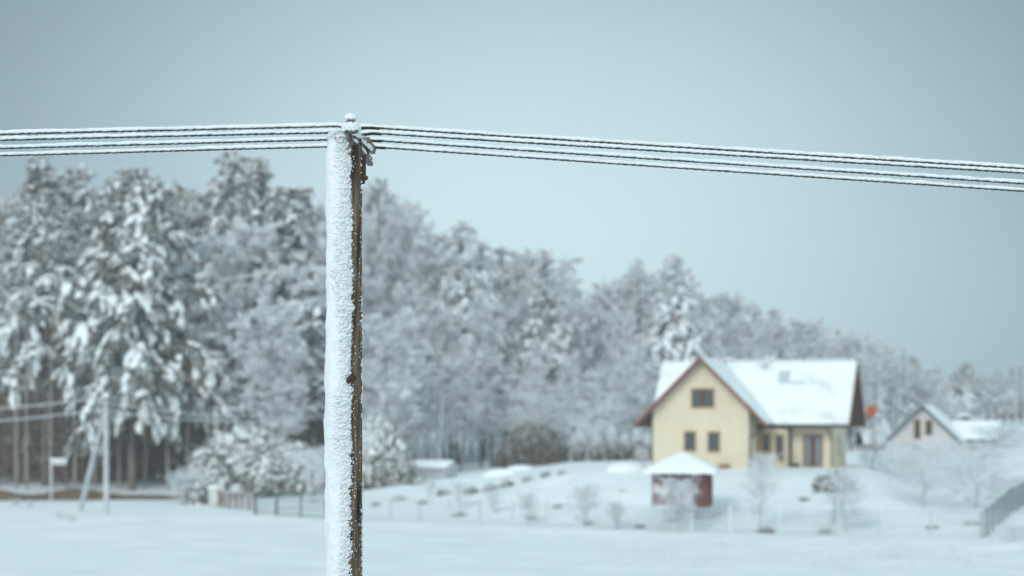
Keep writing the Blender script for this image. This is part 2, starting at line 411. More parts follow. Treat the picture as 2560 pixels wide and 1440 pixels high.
# rime crust on the windward (left) side
def crust_rf(t, z):
    edge = 0.49 + 0.20 * fbm(np.stack([z * 7, z * 0, z * 0], 1), 4, 77, .7) - 0.06 * ss((z - (CZ + 1.45)) / 0.2) * 0
    u = (edge - t)                                   # angle into the crust
    th = 0.036 * ss(u / 1.25) + 0.012 * ss(u / 0.22)
    th = th * (1 - 0.25 * ss((-t - 1.75) / 0.6))
    th = th * (0.92 + 0.10 * np.sin(z * 2.3) + 0.35 * fbm(np.stack([z * 1.6, t * 1.0, z * 0], 1), 3, 41) + 0.22 * fbm(np.stack([z * 11, t * 3.0, z * 0], 1), 3, 43))
    p3 = np.stack([np.sin(t) * 0.11, -np.cos(t) * 0.11, z * 1.0], 1)
    big_ = fbm(np.stack([t * 2.0, z * 5, z * 0], 1), 3, 66)
    rough = 0.05 + 0.95 * ss((t + 0.85 + 0.45 * big_) / 0.60)      # granular towards the lee edge, smooth on the bright side
    wz = p3 * np.array([1, 1, 1.25]); wz[:, 2] -= p3[:, 0] * .5; c1 = (0.55 - worley(wz * 44, 3)) * (.75 + .6 * big_); c2 = 0.55 - worley(wz * 100, 8)
    horiz = fbm(np.stack([np.sin(t) * 1.2, np.cos(t) * 1.2, z * 55], 1), 3, 13)
    th = th + rough * (0.034 * c1 + 0.024 * c2) + 0.0045 * horiz * (0.5 + rough * .7) - 0.004 * rough
    th = th - 0.014 * ss((0.10 - u) / 0.25) - 0.010 * ss((0.55 - u) / 0.5) * (0.55 + 0.9 * fbm(p3 * 30, 3, 71))
    topf = ss((ztop + 0.012 - z) / 0.02)
    return wood_r(z) + th * topf - 0.02 * (1 - topf) 
mb = MB()
V, Fq, n_ = polegrid(-0.3, zf0, 0.1, -2.6, 0.72, 60, crust_rf); mb.add(V, Fq)
V, Fq, n_ = polegrid(zf0, ztop + 0.012, 0.0034, -2.6, 0.72, 150, crust_rf); mb.add(V, Fq)
# snow lying on the sawn top
rng = np.random.default_rng(1)
nr, na = 14, 70; tv = [(0, 0, ztop + 0.026)]
for r_ in range(1, nr + 1):
    for a_ in range(na):
        th_ = 2 * PI * a_ / na; rr = r_ / nr
        R_ = (0.135 if (-math.cos(th_) < .6 and math.sin(th_) < 0.1) else 0.098) * rr
        tv.append((R_ * math.sin(th_), -R_ * math.cos(th_), ztop + 0.014 + 0.012 * (1 - rr ** 6) + 0.006 * float(rng.uniform(-1, 1)) - (0.03 if r_ == nr else 0)))
tf3 = [(0, 1 + q, 1 + (q + 1) % na) for q in range(na)]
tf4 = [(1 + (r_ - 1) * na + q, 1 + r_ * na + q, 1 + r_ * na + (q + 1) % na, 1 + (r_ - 1) * na + (q + 1) % na) for r_ in range(1, nr) for q in range(na)]
mb.add(tv, tf3); mb.add(tv, tf4)
# tufts of rime on the lee silhouette
n = 420; t = rng.uniform(1.25, 1.7, n); z = rng.uniform(zf0, ztop - .12, n); kp = fbm(np.stack([z * 7, z * 0, t * 2], 1), 3, 19) > .02; t = t[kp]; z = z[kp]
rad = rng.uniform(.003, .0072, len(t)); rr = wood_rf(t, z) + rad * .4; E = np.eye(3)
C = np.stack([rr * np.sin(t), -rr * np.cos(t), z], 1); mb.blobs(C, rad[:, None] * E[0], rad[:, None] * E[1], rad[:, None] * E[2] * 1.5, rng, 0, 0.25, 0)
# loose grains of rime along the lee edge and in the bark
n = 620
t = np.concatenate([rng.normal(0.50, 0.10, n // 3), rng.normal(1.30, 0.16, n // 2), rng.uniform(0.4, 1.7, n - n // 3 - n // 2)])
z = rng.uniform(zf0, ztop, len(t)); keep = fbm(np.stack([z * 9, t * 3, z * 0], 1), 3, 91) > -0.12; t = t[keep]; z = z[keep]
rad = rng.uniform(0.0012, 0.0042, len(t)); rr = wood_rf(t, z) + rad * 0.3
C = np.stack([rr * np.sin(t), -rr * np.cos(t), z], 1); E = np.eye(3)
mb.blobs(C, rad[:, None] * E[0], rad[:, None] * E[1], rad[:, None] * E[2] * 1.2, rng, 0, 0.2, 0)
# feathery tufts on the windward silhouette
n = 2600
t = rng.uniform(-1.9, 0.45, n); z = rng.uniform(zf0, ztop, n); rr = crust_rf(t, z) - 0.002; rad = rng.uniform(0.002, 0.005, n)
C = np.stack([rr * np.sin(t), -rr * np.cos(t), z], 1)
mb.blobs(C, rad[:, None] * E[0], rad[:, None] * E[1], rad[:, None] * E[2], rng, 0, 0.25, 0)
mb.obj('rime_crust', M['rime'], pole, smooth=True)

def loc(px, py, d):      # photo pixel at a depth, in the pole's own frame
    v = P(px, py, d); return Vector((v.x - PX, v.y - DP, v.z))
# branch stub
mb = MB(); a = loc(884, 942, 15.715); b = loc(868, 953, 15.66)
mb.tube([a, a.lerp(b, .35), a.lerp(b, .8), b], [0.024, 0.020, 0.019, 0.010], 10)
mb.tube([loc(878, 944, 15.70), loc(872, 958, 15.67)], [0.017, 0.006], 8)
mb.obj('branch_stub', M['stub'], pole, smooth=True)
# steel strap down the right side with a bolt
mb = MB()
mb.bar(loc(904.5, 388, 15.80), loc(904.5, 452, 15.80), 0.014, 0.055)
mb.bar(loc(906, 452, 15.80), loc(907, 460, 15.80), 0.010, 0.03)
mb.obj('strap', M['rust'], pole)
mb = MB(); a = loc(903, 445, 15.77); b = loc(916, 445, 15.77)
mb.tube([a, b], 0.010, 8); mb.tube([loc(907, 445, 15.77), loc(910.5, 445, 15.77)], 0.021, 6); mb.tube([loc(914, 445, 15.77), loc(920, 445, 15.77)], 0.013, 6)
mb.bar(loc(906, 438, 15.77), loc(906, 452, 15.77), 0.01, 0.05)
bo = mb.obj('bolt', M['rust'], pole)
# crossarm: two steel angles running away from the camera, carrying the insulators
def snow_on(mbx, a, b, w, h, seed, m=0, k=26):
    """lumpy line of snow lying along a->b"""
    r = np.random.default_rng(seed); a = np.array(a); b = np.array(b); nn = k
    u = np.linspace(0.02, 0.98, nn)[:, None]; C = a + (b - a) * u + r.normal(size=(nn, 3)) * 0.0022
    D = (b - a) / nn * 1.3
    X_ = np.repeat(D[None], nn, 0); Sd = np.cross(D, [0, 0, 1]); Sd = Sd / (np.linalg.norm(Sd) + 1e-9)
    s_ = r.uniform(.8, 1.2, nn)[:, None]
    mbx.blobs(C, X_, Sd * w / 2 * s_, np.array([[0, 0, h / 2]]) * s_, r, m, 0.2, 1)
mb = MB()
A0, A1 = loc(882, 341, 15.62), loc(922, 379, 16.55)
mb.bar(A0, A1, 0.038, 0.007); mb.bar(A0 + Vector((-.016, 0, -.02)), A1 + Vector((-.016, 0, -.02)), 0.006, 0.044)
B0, B1 = loc(883, 357, 15.64), loc(911, 389, 16.35)
mb.bar(B0, B1, 0.034, 0.007); mb.bar(B0 + Vector((-.014, 0, -.012)), B1 + Vector((-.014, 0, -.012)), 0.006, 0.026)
C0, C1 = loc(909, 387, 16.3), loc(926, 411, 16.9)
mb.bar(C0, C1, 0.036, 0.022)
D0, D1 = loc(917, 383, 16.4), loc(929, 398, 16.75)
mb.bar(D0, D1, 0.012, 0.012)
mb.bar(loc(882, 340, 15.62), loc(882, 361, 15.63), 0.012, 0.035, up=(0, 1, 0))
mb.bar(loc(911, 390, 16.3), loc(921, 374, 16.45), 0.02, 0.03)
arm = mb.obj('crossarm', M['steel'], pole)
mb = MB(); mb.tube([loc(918, 366, 16.4), loc(918, 388, 16.4)], 0.014, 8); mb.tube([loc(915.5, 378, 16.38), loc(921, 378, 16.38)], 0.030, 8)
mb.obj('clamp', M['rust'], arm)
mb = MB()
up = Vector((0.004, 0, 0.017))
snow_on(mb, A0 + up, A1 + up, 0.046, 0.034, 3, k=30); snow_on(mb, B0 + up * .9, B1 + up * .9, 0.034, 0.030, 4, k=24)
snow_on(mb, C0 + up, C1 + up, 0.03, 0.022, 5, k=14); snow_on(mb, D0 + up * .5, D1 + up * .5, 0.012, 0.012, 6, k=12)
mb.obj('snow', M['rime'], arm, smooth=True)
# insulators
def insulator(px, py, d, s, pin_to, seed, ball=True):
    c = loc(px, py, d); r = np.random.default_rng(seed)
    mb = MB(); R = 0.052 * s
    prof = [(0.0, -0.030 * s), (R * .55, -0.030 * s), (R * .95, -0.022 * s), (R, -0.010 * s), (R * .92, 0.0), (R * .55, 0.012 * s), (R * .48, 0.03 * s), (R * .7, 0.042 * s), (R * .68, 0.055 * s), (R * .4, 0.066 * s), (0, 0.07 * s)]
    mb.lathe(prof, c, 28)
    ins = mb.obj('insulator', M['ceramic'], pole, smooth=True)
    mb = MB(); mb.tube([c + Vector((0, 0, -0.025 * s)), c + Vector((0, 0, pin_to))], 0.012 * s, 10); mb.obj('pin', M['steel'], ins)
    # snow: a ring lying on the skirt and a ball on the head
    mb = MB(); nn = 110; a = r.uniform(0, 2 * PI, nn)
    C = np.array(c)[None] + np.stack([np.cos(a) * R * r.uniform(.72, 1.02, nn), np.sin(a) * R * r.uniform(.72, 1.02, nn), r.uniform(-.004, .036, nn) * s], 1)
    q = r.uniform(.010, .020, nn)[:, None] * s
    mb.blobs(C, q * E[0], q * E[1], q * E[2], r, 0, .15, 1)
    if ball:
        nn = 90; v = r.normal(size=(nn, 3)); v /= np.linalg.norm(v, axis=1)[:, None]; v[:, 2] = np.abs(v[:, 2]) * .9
        C = np.array(c)[None] + v * np.array([.027, .027, .023]) * s + np.array([0, 0, .078 * s]); q = r.uniform(.010, .018, nn)[:, None] * s
        mb.blobs(C, q * E[0], q * E[1], q * E[2], r, 0, .15, 1)
    mb.obj('snow', M['rime'], ins, smooth=True)
    return c
insulator(877, 325, 15.62, 0.98, -0.10, 11)
insulator(903, 341, 16.05, 0.55, -0.05, 12, ball=True)
mb = MB(); mb.lathe([(0, -.03), (.02, -.03), (.03, -.01), (.03, .015), (.018, .035), (0, .04)], loc(919, 357, 16.5), 16); mb.obj('insulator', M['ceramic'], pole, smooth=True)
mb = MB(); mb.lathe([(0, -.035), (.02, -.035), (.026, -.01), (.022, .015), (.012, .035), (0, .04)], loc(931, 372, 16.95), 16); mb.obj('insulator', M['ceramic'], pole, smooth=True)
# thin tie-wire loop hanging in front of the pole top
mb = MB(); L_ = []
for q in range(25):
    u = q / 24; px = 837 + 2 * math.sin(u * PI) * -1 + u * 27.5; py = 333 + 23.5 * (math.sin(u * PI) ** 0.35 if 0 < u < 1 else 0)
    L_.append(loc(px, py, 15.60))
mb.tube(L_, 0.0018, 6); mb.obj('tie_wire', M['steel'], pole)

# ============================================================ foreground power lines
WL = {1: [(0, 336), (200, 330.5), (640, 320.5), (840, 315.8)], 2: [(0, 350.5), (200, 345.5), (640, 335.5), (840, 332)],
      3: [(0, 371), (200, 365.5), (640, 354), (820, 349.5)], 4: [(0, 389), (200, 384), (640, 371.5), (820, 367)]}
WR = {1: [(925, 319), (1600, 362), (1800, 374), (2360, 409), (2560, 421.5)], 2: [(930, 333), (1600, 374.7), (1800, 386.5), (2360, 420.5), (2560, 432.5)],
      3: [(930, 351), (1600, 395.5), (1800, 408.5), (2360, 446.5), (2560, 459)], 4: [(940, 368), (1600, 413.5), (1800, 427), (2360, 465), (2560, 478)]}
WD = {1: 15.62, 2: 16.02, 3: 16.5, 4: 16.95}
WM = {1: (877, 320), 2: (903, 337), 3: (919, 354), 4: (931, 369)}
wire_words = {1: 'topmost', 2: 'second from the top', 3: 'third from the top', 4: 'lowest'}
def power_line(k):
    d = WD[k]; ptsL = np.array(WL[k], float); ptsR = np.array(WR[k], float)
    cl = np.polyfit(ptsL[:, 0], ptsL[:, 1], 2 if False else 1); 
    pr = np.polyfit(ptsR[:, 0], ptsR[:, 1], 2)
    def yy(x):
        xm, ym = WM[k]
        yl = np.interp(x, ptsL[:, 0], ptsL[:, 1]); yl = np.where(x < 0, ptsL[0, 1] + (0 - x) * 0.034 + 0 * x, yl)
        yr = np.polyval(pr, x)
        yr = np.where(x > 2560, np.polyval(pr, 2560) + (x - 2560) * 0.062, yr)
        x0, x1 = ptsL[-1, 0], ptsR[0, 0]
        mid = np.interp(x, [x0, xm, x1], [ptsL[-1, 1], ym, np.polyval(pr, x1)])
        return np.where(x <= x0, yl, np.where(x >= x1, yr, mid))
    def pos(x):
        y = yy(x); X_ = (x - HX) / F * d
        return np.stack([X_, np.full_like(X_, d), CZ - (y - HY) / F * d], 1)
    root = empty('power_line', tuple(pos(np.array([float(WM[k][0])]))[0]))
    tag(root, 'frost-laden power cable, %s of the four on the near pole' % wire_words[k], 'power line', 'frosty cables on the near pole')
    o = np.array(root.location)
    rc = 0.0060
    # cable (two twisted cores)
    fine = np.arange(-60, 2640, 4.0); coarse = np.array([-3200, -1500, -600, -200])
    xa = np.concatenate([coarse, fine, [2800, 3500, 4500, 6500]])
    c = pos(xa) - o; mb = MB()
    ph = xa * 0.16
    off = np.stack([ph * 0, np.cos(ph), np.sin(ph)], 1) * 0.0032
    mb.tube(c + off, rc * 0.72, 8); mb.tube(c - off, rc * 0.72, 8)
    mb.obj('cable', M['wire'], root, smooth=True)
    # crest of hoar frost standing on the cable
    r = np.random.default_rng(100 + k)
    step = 1.35; xb = np.concatenate([[-3200, -1500, -500, -150], np.arange(-60, 2640, step), [2800, 4500, 6500]])
    cc = pos(xb) - o; nb = 14
    a = np.linspace(0, 2 * PI, nb, endpoint=False)
    Xg = np.repeat(xb / F * d, nb); Ag = np.tile(a, len(xb))
    nzv = fbm(np.stack([Xg * 60, np.cos(Ag) * 1.2 + k * 9, np.sin(Ag) * 1.2], 1), 3, 5 + k)
    big = fbm(np.stack([Xg * 9, Xg * 0 + k, Xg * 0], 1), 3, 55)
    ry = 0.0105 + 0.0035 * nzv; hz = 0.0140 * (1 + 0.50 * big) * (1 + 0.25 * nzv)
    zz = np.where(np.sin(Ag) > 0, np.sin(Ag) * hz, np.sin(Ag) * (0.009 + 0.006 * nzv))
    V = np.repeat(cc, nb, 0) + np.stack([Xg * 0, np.cos(Ag) * ry, zz + 0.0115], 1)
    i = np.arange(len(xb) - 1)[:, None] * nb; j = np.arange(nb)[None, :]; j2 = (j + 1) % nb
    mb = MB(); mb.add(V, np.stack([i + j, i + j2, i + nb + j2, i + nb + j], -1).reshape(-1, 4))
    nn = 2600; xr = r.uniform(-60, 2640, nn); cr = pos(xr) - o; an = r.uniform(-0.5, PI + 0.5, nn)
    cr = cr + np.stack([an * 0, np.cos(an) * 0.010, 0.0115 + np.sin(an) * np.where(np.sin(an) > 0, 0.0150, 0.009)], 1)
    q = r.uniform(.0016, .0036, nn)[:, None]
    mb.blobs(cr, q * E[0] * .8, q * E[1], q * E[2] * 1.5, r, 0, .3, 0)
    mb.obj('frost_crest', M['rime'], root, smooth=True)
    # sleeve / splice beside the insulator
    if k in (1, 2, 3, 4):
        mb = MB(); xa = np.linspace(WM[k][0] + 8, ptsR[0, 0] + 24, 10); mb.tube(pos(xa) - o + np.array([0, 0, -.001]), 0.0115, 8)
        mb.obj('sleeve', M['stub'], root, smooth=True)
        if k == 2:
            mb = MB(); xa = np.linspace(830, 856, 6); mb.tube(pos(xa) - o, 0.010, 8); mb.obj('sleeve', M['stub'], root, smooth=True)
for k in (1, 2, 3, 4): power_line(k)

# ============================================================ vegetation generators
def unit(v): return v / (np.linalg.norm(v, axis=1)[:, None] + 1e-9)
def sprout(S, D, Ln, C, nchild, u0, u1, ang, ratio, rng, upbias=0.0, flat=0.0):
    """children of curved branches  pos(u)=S+D*L*u+C*L*u^2"""
    n = len(S); rep = np.repeat(np.arange(n), nchild); u = rng.uniform(u0, u1, len(rep))
    pos = S[rep] + D[rep] * (Ln[rep] * u)[:, None] + C[rep] * (Ln[rep] * u * u)[:, None]
    T = unit(D[rep] + 2 * C[rep] * u[:, None])
    R = rng.normal(size=(len(rep), 3)); R[:, 2] *= (1 - flat)
    Sx = unit(np.cross(T, unit(np.cross(T, R) + 1e-6)))
    a = rng.normal(ang, ang * .3, len(rep))[:, None]
    Dn = unit(T * np.cos(a) + Sx * np.sin(a) + np.array([0, 0, upbias]))
    Ln2 = Ln[rep] * ratio * rng.uniform(.6, 1.2, len(rep)) * (1.15 - 0.6 * u)
    return pos, Dn, Ln2
def draw(mb, S, D, Ln, C, w0, w1, rng, m, segs=2):
    u = np.linspace(0, 1, segs + 1); P_ = [S + D * (Ln * q)[:, None] + C * (Ln * q * q)[:, None] for q in u]
    for q in range(segs):
        a0 = w0 + (w1 - w0) * u[q]; a1 = w0 + (w1 - w0) * u[q + 1]
        mb.strips(P_[q], P_[q + 1], a0, a1, rng, m)

def frost_tree_meshes(seed, H=16.0, W=4.5, trunk=0.14, n1=26, n2=8, n3=7, n4=5, base=0.15, rise=0.9, frost=0.75, tw=0.035, curve=0.25, mats=None, tipdroop=-0.05, puff=0, bark='bark'):
    """leafless tree with hoar frost on its twigs: trunk mesh, crown mesh"""
    rng = np.random.default_rng(seed)
    zt = np.linspace(0, H * .93, 12); wob = np.cumsum(rng.normal(0, H * .008, (12, 2)), 0)
    tp = np.stack([wob[:, 0], wob[:, 1], zt], 1); tp[0, 2] = -0.4
    mt = MB(); mt.tube(tp, np.linspace(trunk, trunk * .12, 12), 7)
    u = np.linspace(base, .97, n1) + rng.uniform(-.02, .02, n1); u = np.clip(u, base, .98)
    S = np.stack([np.interp(u, np.linspace(0, 1, 12), tp[:, q]) for q in range(3)], 1)
    az_ = np.arange(n1) * 2.4 + rng.uniform(-.4, .4, n1)
    prof = np.sin(np.clip((u - base) / (1 - base), 0, 1) ** .75 * PI * .86 + .30) ** .8
    Ln = W * prof * rng.uniform(.75, 1.15, n1) + .3
    D = unit(np.stack([np.cos(az_), np.sin(az_), np.full(n1, rise) + u * .6], 1)); C = np.tile(np.array([0, 0, curve * .5]), (n1, 1)) + rng.normal(0, .06, (n1, 3))
    mc = MB(); seg = 4
    draw(mt, S, D, Ln, C, trunk * .32, trunk * .10, rng, 0, 4); draw(mt, S, D, Ln, C, trunk * .32, trunk * .10, rng, 0, 4)
    z3 = lambda n: np.tile(np.array([0, 0, tipdroop]), (n, 1)) + rng.normal(0, .08, (n, 3))
    S2, D2, L2 = sprout(S, D, Ln, C, n2, .15, 1, .75, .45, rng, .15); C2 = z3(len(S2))
    draw(mt, S2, D2, L2, C2, trunk * .13, trunk * .05, rng, 0, 2)
    S3, D3, L3 = sprout(S2, D2, L2, C2, n3, .1, 1, .7, .5, rng, .05); C3 = z3(len(S3))
    f = rng.random(len(S3)) < frost
    draw(mc, S3[f], D3[f], L3[f], C3[f], tw * 1.2, tw * .7, rng, 0, 2); draw(mc, S3[~f], D3[~f], L3[~f], C3[~f], tw, tw * .5, rng, 1, 1)
    S4, D4, L4 = sprout(S3, D3, L3, C3, n4, .1, 1, .75, .6, rng, 0.0); L4 = np.maximum(L4, .12 * W / 4.5); f = rng.random(len(S4)) < frost; C4 = z3(len(S4))
    draw(mc, S4[f], D4[f], L4[f], C4[f], tw, tw * .5, rng, 0, 1); draw(mc, S4[~f], D4[~f], L4[~f], C4[~f], tw * .8, tw * .4, rng, 1, 1)
    if puff:      # snow caught where the fine branches cluster
        q = rng.choice(len(S3), puff); c = S3[q] + D3[q] * (L3[q] * .5)[:, None]; T = unit(D3[q] + [0, 0, -.2]); sd_ = unit(np.cross(T, [0, 0, 1.]) + 1e-6); up_ = np.cross(sd_, T)
        z_ = (rng.uniform(.14, .42, puff) * W / 4.5)[:, None]; mc.blobs(c, T * z_ * 1.2, sd_ * z_ * .7, up_ * z_ * .35, rng, 0, .3)
    return mt.mesh('trunk', M[bark]), mc.mesh('crown', mats or [M['frost'], M['twig']])

def pine_meshes(seed, H=22.0, W=4.2, base=.28, nb=64, droop=.35, pads=7, psz=.62, snow=.8, shape=.8, trunk=.26, dead=0.0, needles=26, jit=.22, mats=None, fringe=0.42, low=0):
    """snow-laden conifer: dark needles with lumps of snow lying along drooping sprays"""
    rng = np.random.default_rng(seed)
    zt = np.linspace(0, H, 14); wob = np.cumsum(rng.normal(0, H * .004, (14, 2)), 0)
    tp = np.stack([wob[:, 0], wob[:, 1], zt], 1); tp[0, 2] = -.5
    mt = MB(); mt.tube(tp, np.linspace(trunk, .03, 14), 8)
    u = np.sort(base + (1 - base) * rng.random(nb) ** .9); u = np.clip(u, base, .985)
    S = np.stack([np.interp(u, np.linspace(0, 1, 14), tp[:, q]) for q in range(3)], 1)
    az_ = np.arange(nb) * 2.4 + rng.uniform(-.5, .5, nb); v = (u - base) / (1 - base)
    Ln = W * ((1 - v) ** shape * (.55 + .45 * np.minimum(v / .2, 1))) * rng.uniform(.55, 1.2, nb) + .45
    if low:      # a few long boughs hanging low
        for q in range(low):
            u[q] = .245 + .10 * q / low; az_[q] = (PI, .25, PI + .45, -.5, PI - .3, PI + .9, .5)[q % 7]; Ln[q] = W * (.5, .5, .66, .55, .6, .5, .45)[q % 7]
        S[:low] = np.stack([np.interp(u[:low], np.linspace(0, 1, 14), tp[:, q]) for q in range(3)], 1)
    D = unit(np.stack([np.cos(az_), np.sin(az_), .12 + .7 * v], 1)); C = np.stack([np.zeros(nb), np.zeros(nb), -droop * (1.15 - v)], 1)
    draw(mt, S, D, Ln, C, .09, .03, rng, 0, 3); draw(mt, S, D, Ln, C, .09, .03, rng, 0, 3)
    mc = MB()
    S2, D2, L2 = sprout(S, D, Ln, C, pads, .22, 1, .85, .42, rng, -.12, .75); L2 = np.clip(L2, .35, 2.2)
    C2 = np.stack([np.zeros(len(S2)), np.zeros(len(S2)), rng.uniform(-.7, -.15, len(S2)) * (droop / .35)], 1)
    draw(mc, S2, D2, L2, C2, .04, .02, rng, 0, 2)
    # lumps along each spray
    for q, uu in enumerate((.35, .8)):
        pos = S2 + D2 * (L2 * uu)[:, None] + C2 * (L2 * uu * uu)[:, None]; T = unit(D2 + 2 * C2 * uu)
        n = len(pos); keep = rng.random(n) < .92
        pos = pos[keep]; T = T[keep]; l2 = L2[keep]; n = len(pos)
        sz = psz * rng.uniform(.55, 1.25, n) * np.clip(l2 / 1.0, .5, 1.25) * (1 - .45 * np.clip(pos[:, 2] / H, 0, 1))
        side = unit(np.cross(T, np.array([0, 0, 1.])) + 1e-6); upv = np.cross(side, T)
        # needles: short flat blades around and below
        rep = np.repeat(np.arange(n), needles)
        a = pos[rep] + T[rep] * (rng.uniform(-.8, .8, len(rep)) * sz[rep])[:, None] + side[rep] * (rng.uniform(-.55, .55, len(rep)) * sz[rep])[:, None]
        dirn = unit(T[rep] * .9 + side[rep] * rng.normal(0, .7, (len(rep), 1)) + np.array([0, 0, -.5]) + rng.normal(0, .35, (len(rep), 3)))
        b = a + dirn * (rng.uniform(.35, .8, len(rep)) * sz[rep])[:, None]
        if dead > 0:
            cl = vnoise(pos * .45, seed)[rep] > (1 - 2 * dead)
            mc.strips(a[cl], b[cl], .15 * sz[rep][cl], .04, rng, 3)
            a = a[~cl]; b = b[~cl]; rp = rep[~cl]
        else: rp = rep
        fr = rng.random(len(rp)) < fringe
        mc.strips(a[fr], b[fr], .16 * sz[rp][fr], .05, rng, 2); mc.strips(a[~fr], b[~fr], .20 * sz[rp][~fr], .05, rng, 0)
        s_ = rng.random(n) < snow
        s_ &= fbm(pos * .4, 2, seed + 5) > -.55 * snow
        sz = sz[:, None]
        c = pos + np.array([0, 0, .10]) * sz + rng.normal(0, .05, (n, 3))
        for k3 in range(4):
            o3 = T * sz * rng.uniform(-.55, .6, (n, 1)) + side * sz * rng.uniform(-.34, .34, (n, 1)) + upv * sz * rng.uniform(-.06, .08, (n, 1)); f3_ = rng.uniform(.55, 1.0, (n, 1)) * (1.1 if k3 else 1.35)
            mc.blobs((c + o3)[s_], (T * sz * .50 * f3_)[s_], (side * sz * .30 * f3_)[s_], (upv * sz * .19 * f3_)[s_], rng, 1, jit * 1.3)
        # a smaller finger hanging past the tip
        c2 = pos + T * sz * .75 + np.array([0, 0, -.10]) * sz; s2 = s_ & (rng.random(n) < .7)
        mc.blobs(c2[s2], (T * sz * .42)[s2], (side * sz * .16)[s2], (upv * sz * .11)[s2], rng, 1, jit)
    return mt.mesh('trunk', M['bark']), mc.mesh('crown', mats or [M['needle'], M['snow'], M['needle_frost'], M['dead']])

def dome_bush(seed, W=3.0, H=3.0, n=240, psz=.42, snow=.8, needles=18, dark='needle', frostf=.5, lay=1.0):
    rng = np.random.default_rng(seed); mc = MB(); mt = MB()
    for q in range(9):
        a = rng.uniform(0, 2 * PI); mt.tube([(0, 0, -.2), (math.cos(a) * W * .25, math.sin(a) * W * .25, H * .45), (math.cos(a) * W * .5, math.sin(a) * W * .5, H * .75)], [.07, .04, .015], 5)
    v = rng.normal(size=(n, 3)); v[:, 2] = np.abs(v[:, 2]); v = unit(v); r = rng.uniform(.62, 1.0, n) ** .5
    lump = 1 + .13 * fbm(v * 2.2, 3, seed)
    pos = v * np.array([W, W, H]) * (r * lump)[:, None]; pos[:, 2] = np.maximum(pos[:, 2], .12 * H * rng.random(n))
    T = unit(v * np.array([1, 1, .4]) + rng.normal(0, .4, (n, 3)) + np.array([0, 0, -.25])); side = unit(np.cross(T, [0, 0, 1.]) + 1e-6); upv = np.cross(side, T)
    sz = psz * rng.uniform(.6, 1.4, n)
    rep = np.repeat(np.arange(n), needles)
    a = pos[rep] + rng.normal(0, .45, (len(rep), 3)) * sz[rep][:, None]; b = a + unit(T[rep] + rng.normal(0, .7, (len(rep), 3))) * (sz[rep] * rng.uniform(.4, .9, len(rep)))[:, None]
    fr = rng.random(len(rep)) < frostf
    mc.strips(a[fr], b[fr], .12 * sz[rep][fr], .03, rng, 2); mc.strips(a[~fr], b[~fr], .18 * sz[rep][~fr], .04, rng, 0)
    # inner mass
    vi = unit(rng.normal(size=(n * 10, 3))); vi[:, 2] = np.abs(vi[:, 2]); pi_ = vi * np.array([W, W, H]) * rng.uniform(.2, .85, (n * 10, 1))
    mc.strips(pi_, pi_ + rng.normal(0, .3, pi_.shape) * psz * 1.6, .12 * psz * 1.3, .05, rng, 0)
    s_ = (rng.random(n) < snow * (.45 + .75 * pos[:, 2] / H)) & (fbm(pos * 1.1, 2, seed + 3) > -.18 - .4 * pos[:, 2] / H)
    s3 = sz[:, None]
    mc.blobs((pos + np.array([0, 0, .12]) * s3)[s_], (T * s3 * .8)[s_], (side * s3 * .5 * lay)[s_], (upv * s3 * .3)[s_], rng, 1, .22)
    return mt.mesh('stem', M['bark']), mc.mesh('foliage', [M[dark], M['snow'], M['needle_frost']])

def plant(name, meshes, pnames, x, y, scale, rz, label, cat, group=None, z=None, sz=None):
    root = empty(name, (x, y, gz(x, y) if z is None else z), rz)
    root.scale = (scale, scale, scale if sz is None else sz)
    for me, pn in zip(meshes, pnames):
        o = bpy.data.objects.new(pn, me); COL.objects.link(o); o.parent = root
    return tag(root, label, cat, group)
TC = ('trunk', 'crown'); SF = ('stem', 'foliage')

PINE = [pine_meshes(20 + q, H=22, W=w, base=b, nb=n_, droop=dr, psz=ps, pads=9, shape=sh, dead=de, snow=.92) for q, (w, b, n_, dr, ps, sh, de) in enumerate([
    (5.0, .38, 84, .42, .80, .62, 0.0), (4.0, .34, 76, .40, .82, .85, 0.0), (4.6, .36, 76, .30, .84, .6, .42)])]
SPIRE = [pine_meshes(40 + q, H=22, W=w, base=.2, nb=72, droop=.45, pads=6, psz=.55, shape=1.0, fringe=.55, needles=20) for q, w in enumerate((2.9, 3.4))]
def recolour(pair, mats):
    a, b = pair; b = b.copy()
    for q, m in enumerate(mats): b.materials[q] = m
    return a, b
FROST = [frost_tree_meshes(60, 16, 4.4, frost=.93, tw=.078, n1=32, puff=340), frost_tree_meshes(61, 16, 5.2, frost=.86, rise=.6, tw=.08, n1=32, puff=560), frost_tree_meshes(62, 16, 3.6, frost=.92, rise=1.4, base=.22, tw=.07, puff=220), frost_tree_meshes(63, 16, 4.8, frost=.86, rise=.8, tw=.078, puff=420)]
BROWN = [frost_tree_meshes(70, 15, 3.4, n1=20, frost=.14, trunk=.13, base=.25, mats=[M['frost'], M['twig_dark']], rise=1.2, tw=.045), frost_tree_meshes(71, 13, 3.6, n1=24, frost=.10, trunk=.10, base=.08, mats=[M['frost'], M['twig_dark']], rise=.8, tw=.05)]

